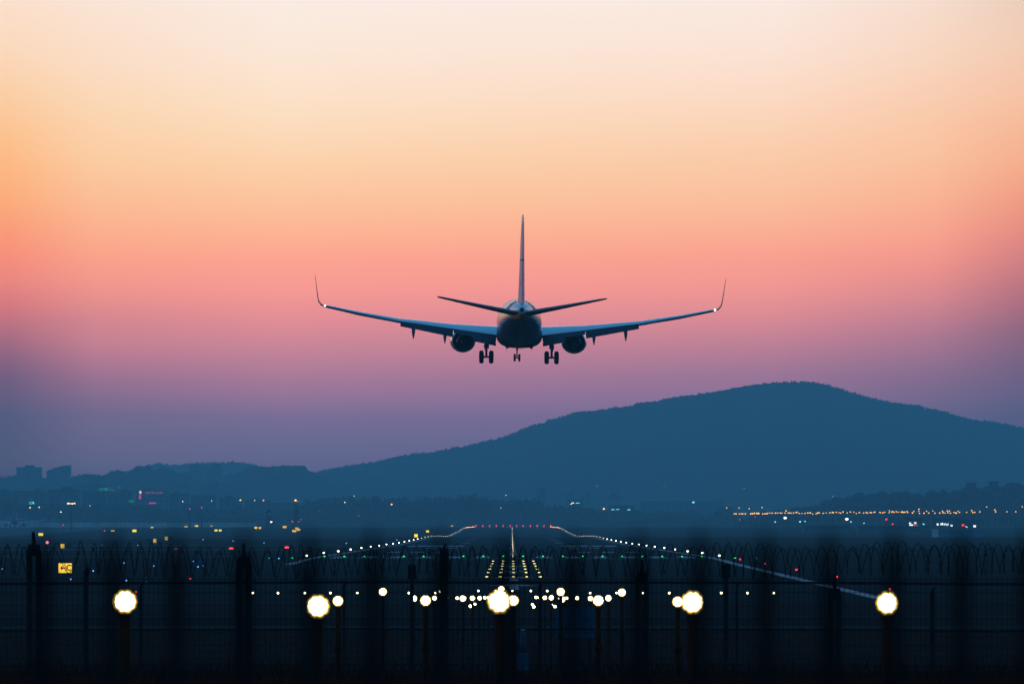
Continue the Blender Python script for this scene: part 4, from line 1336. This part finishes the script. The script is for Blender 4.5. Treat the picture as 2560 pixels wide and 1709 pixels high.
for sx in (-1, 1):
    xs = [0, 1.0, 1.88, 3.2, 4.5, 5.8, 7.3, 9, 10.5, 12.3, 14, 15.5, 16.6, 17.05]
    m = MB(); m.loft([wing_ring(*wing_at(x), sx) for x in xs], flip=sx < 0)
    m.m = [1 if i < (len(xs) - 1) * 25 and i % 25 >= 12 else 0 for i in range(len(m.m))]  # lower faces get the darker material, imitating shade beneath the wing
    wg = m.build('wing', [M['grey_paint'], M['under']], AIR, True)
    # blended winglet
    wl = [(17.05, 22.35, 1.6, 1.28, .1, 0), (17.3, 22.6, 1.45, 1.39, .09, 25), (17.5, 22.85, 1.28, 1.66, .08, 52), (17.58, 23.1, 1.15, 2.0, .07, 72), (17.68, 23.6, .92, 2.8, .065, 80), (17.8, 24.3, .6, 3.8, .06, 82), (17.83, 24.5, .45, 4.05, .05, 82)]
    m = MB(); rings = []
    for x, sle, c, z, t, cant in wl:
        ca = R(cant)
        rings.append([Vector((sx * (x - c * v * math.sin(ca)), Y(sle + c * u), z + c * v * math.cos(ca))) for u, v in airfoil(10, t, 0)])
    m.loft(rings, flip=sx < 0)
    m.build('winglet', M['under'], wg, True)
    m = MB(); m.ball((sx * 16.95, Y(23.98), 1.31), .07, .09, .06, 10, 6)
    m.build('navigation_light', M['wing_lamp'], wg, True)
    # flaps: a fore and an aft panel, inboard and outboard
    fore = lambda x: 1.2 - .068 * (x - 2)
    aft = lambda x: .8 - .048 * (x - 2)
    st = lambda x: (te(x)[0] - .32, te(x)[1] + .03)
    st2 = lambda x: (st(x)[0] + fore(x) * math.cos(R(24)) - .14, st(x)[1] - fore(x) * math.sin(R(24)) + .06)
    for xs2 in ((2.02, 3.0, 4.0, 4.95, 5.75), (5.8, 7.0, 8.5, 10.4)):
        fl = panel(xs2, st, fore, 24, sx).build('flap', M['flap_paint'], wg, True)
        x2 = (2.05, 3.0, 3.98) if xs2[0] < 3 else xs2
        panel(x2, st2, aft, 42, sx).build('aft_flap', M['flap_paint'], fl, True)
    panel((10.5, 12.5, 14.5, 15.9), lambda x: (te(x)[0] - .06, te(x)[1] - .0), lambda x: .7 - .04 * (x - 10.5), 14, sx, .16).build('aileron', M['under'], wg, True)
    for x, ln in ((6.5, 1.75), (9.25, 1.6)):
        m = MB()
        s_, z_ = te(x)
        pts = [(s_ - 2.2, z_ - .25, .1), (s_ - 1.0, z_ - .34, .17), (s_ + .3, z_ - .5, .18), (s_ + .85, z_ - .85, .15), (s_ + 1.15, z_ - 1.2, .07), (s_ + 1.25, z_ - 1.36, .02)]
        m.loft([[Vector((sx * x + r_ * .9 * math.cos(2 * math.pi * q / 14), Y(s), z + r_ * 1.25 * math.sin(2 * math.pi * q / 14))) for q in range(14)] for s, z, r_ in pts], flip=True)
        m.build('flap_track_fairing', M['flap_paint'], wg, True)
    # engine
    ex, ez = sx * 4.93, -1.74
    def ering(s, r_, zf=1.0, n=40):
        return [Vector((ex + r_ * math.cos(2 * math.pi * q / n) * 1.03, Y(s), ez + r_ * math.sin(2 * math.pi * q / n) * (zf if math.sin(2 * math.pi * q / n) < 0 else 1))) for q in range(n)]
    m = MB()
    m.loft([ering(s, r_, .93) for s, r_ in ((12.4, .8), (12.15, .88), (12.05, .95), (12.2, 1.03), (12.9, 1.1), (14, 1.1), (15.2, 1.03), (16.2, .9), (16.22, .87), (15.6, .9), (14.5, .86))], caps=False, flip=True)
    en = m.build('engine', M['nacelle'], AIR, True)
    m = MB(); m.loft([ering(s, r_) for s, r_ in ((14.0, .82), (15.4, .74), (16.6, .56), (17.4, .44), (17.42, .4), (16.9, .38))], caps=False, flip=True); m.build('exhaust_nozzle', M['dark_metal'], en, True)
    m = MB(); m.loft([ering(s, r_) for s, r_ in ((16.4, .3), (17.3, .24), (18.2, .05))], flip=True); m.build('exhaust_plug', M['dark_metal'], en, True)
    m = MB(); m.loft([ering(s, r_) for s, r_ in ((14.4, .88), (14.45, .3))], caps=True, flip=True); m.build('fan_exit', M['black'], en)
    m = MB(); m.loft([[Vector((ex + wv, Y(s), z)) for wv, z in ((-.16, z0), (.16, z0), (.12, z1), (-.12, z1))] for s, z0, z1 in ((13.2, -.85, -.62), (16, -1.0, -.5), (18.5, -1.15, -.62), (20, -.95, -.7))]); m.build('pylon', M['grey_paint'], en)
    # main gear
    gx, gy, gzz = sx * 2.86, Y(19.6), -3.05
    m = MB()
    m.cyl((gx, gy, -1.2), (gx, gy, -2.25), .16, .15, 12); m.cyl((gx, gy, -2.2), (gx, gy, gzz), .1, .1, 12)
    m.cyl((gx - .6, gy, gzz), (gx + .6, gy, gzz), .09, .09, 10)
    m.box(gx - .22, gx + .22, gy - .15, gy + .1, -2.3, -1.95)
    m.tube([(gx, gy - .14, -2.25), (gx + .02, gy - .42, -2.6), (gx, gy - .12, gzz + .02)], .055, 6)
    mg = m.build('main_gear_strut', M['steel'], AIR)
    m = MB(); m.tube([(gx, gy, -2.0), (gx + sx * .18, gy, -1.8), (gx + sx * .38, gy, -1.62), (gx + sx * .68, gy, -1.58), (gx + sx * .95, gy, -1.66), (gx + sx * 1.15, gy, -1.85)], .055, 7); m.build('side_brace', M['steel'], mg, True)
    m = MB(); m.box(gx + sx * .12 - .02, gx + sx * .12 + .02, gy - .45, gy + .35, -2.5, -1.35); m.build('gear_door', M['white_paint'], mg)
    for o_ in (-.43, .43):
        m = MB(); rr = .565; hw = .2
        m.loft([[Vector((gx + o_ + xx, gy + r_ * math.cos(2 * math.pi * q / 28), gzz + r_ * math.sin(2 * math.pi * q / 28))) for q in range(28)] for xx, r_ in ((-hw, .28), (-hw, .42), (-hw * .8, .53), (-hw * .35, rr), (hw * .35, rr), (hw * .8, .53), (hw, .42), (hw, .28))])
        ty = m.build('tyre', M['tyre'], mg, True)
        m = MB(); m.cyl((gx + o_ - hw - .01, gy, gzz), (gx + o_ + hw + .01, gy, gzz), .24, .24, 18); m.build('rim', M['steel'], mg)
    # tailplane
    m = MB(); rings = []
    for x, sle, c, z, t in ((.25, 33.4, 4.2, .92, .115), (1.0, 33.85, 3.75, 1.02, .115), (4, 35.6, 2.5, 1.62, .115), (6.9, 37.25, 1.4, 2.22, .115), (7.17, 37.6, 1.1, 2.27, .09)):
        rings.append([Vector((sx * x, Y(sle + c * u), z + c * v - (u - .4) * c * math.sin(R(-1.2)))) for u, v in airfoil(10, t, -.006)])
    m.loft(rings, flip=sx < 0)
    tp = m.build('tailplane', M['under'], AIR, True)
    m = MB(); rings = []
    for x, sle, c, z in ((1.1, 33.95, 3.4, 1.24), (4, 35.66, 2.2, 1.755), (6.8, 37.25, 1.1, 2.27)):
        rings.append([Vector((sx * x, Y(sle + c * u), z + .0 + c * v)) for u, v in ((.05, -.012), (.3, .012), (.6, .002), (.6, -.02))])
    m.loft(rings, flip=sx < 0)
    m.build('upper_skin', M['grey_paint'], tp, True)  # paler strip along the tailplane's upper front

# fin and rudder
m = MB(); rings = []
for z, sle, c, t in ((1.2, 29.6, 7.2, .085), (2.0, 30.4, 6.5, .088), (3.0, 31.3, 5.8, .088), (5.0, 32.9, 4.75, .086), (7.0, 34.5, 3.75, .085), (8.65, 36.0, 2.75, .08), (9.05, 36.5, 2.3, .075)):
    rings.append([Vector((c * v, Y(sle + c * u), z)) for u, v in airfoil(12, t, 0)])
m.loft(rings)
fin = m.build('fin', M['fin_paint'], AIR, True)
m = MB(); rings = []
for z, s0, c, w_ in ((1.75, 35.4, 1.75, .2), (5.0, 36.5, 1.3, .15), (8.5, 37.9, .95, .085)):
    rings.append([Vector((v, Y(s0 + u * c), z)) for u, v in ((0, w_), (1, .02), (1, -.02), (0, -w_))])
m.loft(rings)
rd = m.build('rudder', M['fin_paint'], fin)
m = MB(); m.loft([[Vector((v, Y(s), z)) for s, v in ((37.5, .045), (38.9, .02), (38.9, -.02), (37.5, -.045))] for z in (9.055, 9.27)]); m.build('tip_fairing', M['under'], fin)
for z in (5.4,):
    m = MB(); m.box(-.16, .16, Y(37.4 + .1 * z) - .05, Y(37.4 + .1 * z) + .1, z, z + .09); m.build('hinge_fairing', M['under'], rd)
# nose gear
gy = Y(4.0); gzz = -3.32
m = MB(); m.cyl((0, gy, -1.9), (0, gy, -2.7), .11, .1, 10); m.cyl((0, gy, -2.65), (0, gy, gzz), .07, .07, 10); m.cyl((-.3, gy, gzz), (.3, gy, gzz), .06, .06, 8)
m.box(-.3, .3, gy - .08, gy + .08, -2.16, -2.04)
m.tube([(0, gy - .1, -2.6), (0, gy - .3, -2.85), (0, gy - .08, gzz)], .045, 6)
ng = m.build('nose_gear_strut', M['lamplit_gear'], AIR)
for o_ in (-.21, .21):
    m = MB(); hw = .1
    m.loft([[Vector((o_ + xx, gy + r_ * math.cos(2 * math.pi * q / 24), gzz + r_ * math.sin(2 * math.pi * q / 24))) for q in range(24)] for xx, r_ in ((-hw, .15), (-hw, .25), (-hw * .7, .34), (hw * .7, .34), (hw, .25), (hw, .15))])
    m.build('tyre', M['tyre'], ng, True)
for x in (-.42, .42):
    m = MB(); m.box(x - .015, x + .015, gy - .5, gy + .9, -2.4, -1.85); m.build('gear_door', M['dark_metal'], AIR)

# ------------------------------------------------------------------ sky, haze, afterglow
HAZE_DENS = 1.8e-4
HAZE_TOP = 196.0
HAZE_BACK = 12300.0
LH = (.019, .103, .21)          # light the haze itself gives back, measured from the render
hz = MB(); hz.box(-4800, 4800, -300, HAZE_BACK, -12, HAZE_TOP)
hm = bpy.data.materials.new('evening_haze')
hm.use_nodes = True
nt = hm.node_tree
nt.nodes.clear()
out = nt.nodes.new('ShaderNodeOutputMaterial')
pv = nt.nodes.new('ShaderNodeVolumePrincipled')
pv.inputs['Color'].default_value = (.4, .93, 1.0, 1)
pv.inputs['Density'].default_value = HAZE_DENS
pv.inputs['Anisotropy'].default_value = 0.0
nt.links.new(pv.outputs[0], out.inputs['Volume'])
tag(hz.build('haze', hm), kind='stuff')

COLS = {  # sky colours by column; lens vignetting is mixed into the outer ones
    25: [(0, (251, 224, 204)), (125, (251, 217, 187)), (250, (251, 205, 162)), (340, (252, 194, 142)), (415, (253, 184, 130)), (500, (252, 172, 122)), (580, (249, 155, 118)), (640, (246, 143, 120)), (700, (234, 135, 125)), (770, (209, 120, 126)), (830, (175, 110, 127)), (900, (134, 99, 127)), (950, (110, 94, 126)), (1050, (81, 92, 125)), (1150, (75, 90, 121)), (1240, (58, 86, 119))],
    240: [(0, (250, 228, 212)), (150, (251, 221, 197)), (270, (251, 214, 178)), (400, (251, 204, 160)), (500, (251, 189, 147)), (600, (251, 171, 138)), (650, (249, 161, 136)), (700, (244, 152, 138)), (750, (230, 143, 139)), (800, (211, 134, 141)), (850, (198, 129, 143)), (900, (175, 120, 143)), (950, (149, 112, 142)), (1000, (125, 107, 140)), (1050, (107, 104, 138)), (1150, (91, 100, 135)), (1240, (62, 89, 124))],
    700: [(0, (250, 235, 226)), (125, (251, 231, 215)), (250, (252, 225, 198)), (330, (252, 218, 184)), (415, (252, 208, 168)), (500, (252, 195, 155)), (580, (253, 180, 146)), (650, (252, 163, 143)), (720, (247, 154, 145)), (800, (225, 141, 147)), (870, (197, 132, 149)), (950, (163, 120, 149)), (1030, (125, 110, 147)), (1100, (101, 106, 144)), (1150, (94, 102, 139)), (1240, (64, 92, 128))],
    1930: [(0, (250, 233, 224)), (125, (251, 227, 212)), (250, (252, 217, 193)), (330, (251, 209, 178)), (415, (250, 200, 165)), (500, (250, 190, 155)), (580, (250, 174, 146)), (640, (249, 160, 142)), (720, (240, 150, 144)), (800, (214, 137, 146)), (880, (178, 124, 147)), (940, (151, 116, 148)), (1030, (120, 108, 146)), (1150, (96, 99, 138)), (1240, (68, 92, 128))],
    2330: [(0, (246, 221, 205)), (150, (248, 213, 189)), (270, (249, 203, 172)), (400, (250, 192, 156)), (500, (249, 178, 146)), (600, (247, 160, 140)), (650, (241, 150, 138)), (700, (228, 142, 139)), (750, (211, 135, 141)), (800, (190, 126, 143)), (850, (168, 118, 143)), (900, (147, 112, 141)), (950, (127, 106, 139)), (1000, (111, 103, 138)), (1150, (88, 97, 134))],
    2545: [(0, (236, 206, 188)), (125, (243, 203, 178)), (250, (247, 194, 163)), (330, (246, 184, 150)), (415, (245, 174, 140)), (500, (240, 157, 131)), (580, (229, 141, 128)), (650, (211, 128, 129)), (750, (176, 112, 127)), (830, (142, 103, 127)), (920, (113, 98, 130)), (1000, (94, 96, 131)), (1150, (80, 92, 128)), (1240, (62, 86, 120))],
}
RS = .09

world = bpy.data.worlds.new('World')
scene.world = world
world.use_nodes = True
wt = world.node_tree
N, L = wt.nodes, wt.links
N.clear()
wo = N.new('ShaderNodeOutputWorld')
bg = N.new('ShaderNodeBackground')
L.new(bg.outputs[0], wo.inputs[0])
tc = N.new('ShaderNodeTexCoord')
sp = N.new('ShaderNodeSeparateXYZ')
L.new(tc.outputs['Generated'], sp.inputs[0])


def math_(op, a, b=None, c=None, clamp=False):
    n = N.new('ShaderNodeMath'); n.operation = op; n.use_clamp = clamp
    for i, v in enumerate((a, b, c)):
        if v is None: continue
        if isinstance(v, (int, float)): n.inputs[i].default_value = v
        else: L.new(v, n.inputs[i])
    return n.outputs[0]


def smooth(v, a, b):
    n = N.new('ShaderNodeMapRange'); n.interpolation_type = 'SMOOTHSTEP'
    n.inputs['From Min'].default_value = a; n.inputs['From Max'].default_value = b
    L.new(v, n.inputs['Value'])
    return n.outputs['Result']


def mix(f, a, b):
    n = N.new('ShaderNodeMix'); n.data_type = 'RGBA'
    for k_, v in (('Factor', f), ('A', a), ('B', b)):
        if isinstance(v, tuple): n.inputs[k_].default_value = (*v, 1)
        else: L.new(v, n.inputs[k_])
    return n.outputs['Result']


hor = math_('SQRT', math_('ADD', math_('MULTIPLY', sp.outputs['X'], sp.outputs['X']), math_('MULTIPLY', sp.outputs['Y'], sp.outputs['Y'])))
tel = math_('DIVIDE', sp.outputs['Z'], math_('MAXIMUM', hor, .0001))
pos = math_('DIVIDE', tel, RS, clamp=True)
az = math_('ARCTAN2', sp.outputs['X'], sp.outputs['Y'])
SCALE = 2.6       # colour ramps hold values up to 1, so the sky is stored divided by this


def sky_column(rows):
    rp = N.new('ShaderNodeValToRGB')
    els = rp.color_ramp.elements
    st = []
    for y, c in rows:
        te_ = max((HY - y) / F, .0006)
        ln = min(HAZE_TOP / te_, HAZE_BACK)
        T = math.exp(-HAZE_DENS * ln)
        st.append(((HY - y) / F / RS, tuple(max(.02, (t - l * (1 - T)) / T) for t, l in zip(lin(c), LH))))
    st.sort()
    els[0].position, els[1].position = st[0][0], st[-1][0]
    els[0].color = (*[v / SCALE for v in st[0][1]], 1)
    els[1].color = (*[v / SCALE for v in st[-1][1]], 1)
    for p_, c in st[1:-1]:
        e = els.new(p_); e.color = (*[v / SCALE for v in c], 1)
    L.new(pos, rp.inputs['Fac'])
    return rp.outputs['Color']


cc = {k_: sky_column(v) for k_, v in COLS.items()}
xs_ = sorted(cc)
col = cc[xs_[0]]
for a, b_ in zip(xs_, xs_[1:]):
    n = N.new('ShaderNodeMapRange')
    n.inputs['From Min'].default_value = (a - 1280) / F
    n.inputs['From Max'].default_value = (b_ - 1280) / F
    L.new(az, n.inputs['Value'])
    col = mix(n.outputs['Result'], col, cc[b_])
vm = N.new('ShaderNodeVectorMath'); vm.operation = 'SCALE'
L.new(col, vm.inputs[0]); vm.inputs['Scale'].default_value = SCALE
col = vm.outputs[0]
# the dusk dome overhead and behind: a dark clear blue
dr = N.new('ShaderNodeValToRGB')
de = dr.color_ramp.elements
de[0].position = 0; de[0].color = (.02, .085, .2, 1)
de[1].position = 1; de[1].color = (.035, .145, .335, 1)
e = de.new(.25); e.color = (.05, .29, .63, 1)
e = de.new(.55); e.color = (.05, .235, .54, 1)
L.new(math_('MAXIMUM', sp.outputs['Z'], 0.0), dr.inputs['Fac'])
w_e = math_('SUBTRACT', 1.0, smooth(sp.outputs['Z'], .088, .22))
fx_ = math_('DIVIDE', math_('ADD', math_('MULTIPLY', sp.outputs['X'], -.574), math_('MULTIPLY', sp.outputs['Y'], .819)), math_('MAXIMUM', hor, .0001))
w_a = smooth(fx_, .12, .74)
fin_ = mix(math_('MULTIPLY', w_e, w_a), dr.outputs['Color'], col)
L.new(fin_, bg.inputs['Color'])
bg.inputs['Strength'].default_value = 1.0

sun = bpy.data.lights.new('afterglow', 'SUN')
sun.energy = .16
sun.angle = R(14)
sun.color = (1, .5, .3)
so = link('afterglow', sun)
so.rotation_euler = Vector((math.sin(R(-72)) * math.cos(R(5)), math.cos(R(-72)) * math.cos(R(5)), math.sin(R(5)))).to_track_quat('Z', 'Y').to_euler()

# ------------------------------------------------------------------ camera and render settings
cam = bpy.data.cameras.new('camera')
cam.lens = 210
cam.sensor_width = 36
cam.shift_y = (HY - 854.5) / 2560.0
cam.clip_start = .1
cam.clip_end = 40000
cam.dof.use_dof = True
cam.dof.focus_distance = 520
cam.dof.aperture_fstop = 11
co_ = link('camera', cam)
co_.rotation_euler = (R(90), 0, 0)
scene.camera = co_
vs_ = scene.view_settings
vs_.view_transform = 'Standard'
vs_.look = 'None'
vs_.exposure = 0
vs_.gamma = 1
cy = scene.cycles
cy.max_bounces = 3
cy.diffuse_bounces = 2
cy.glossy_bounces = 2
cy.volume_bounces = 0
cy.sample_clamp_indirect = 1.5
cy.use_denoising = True
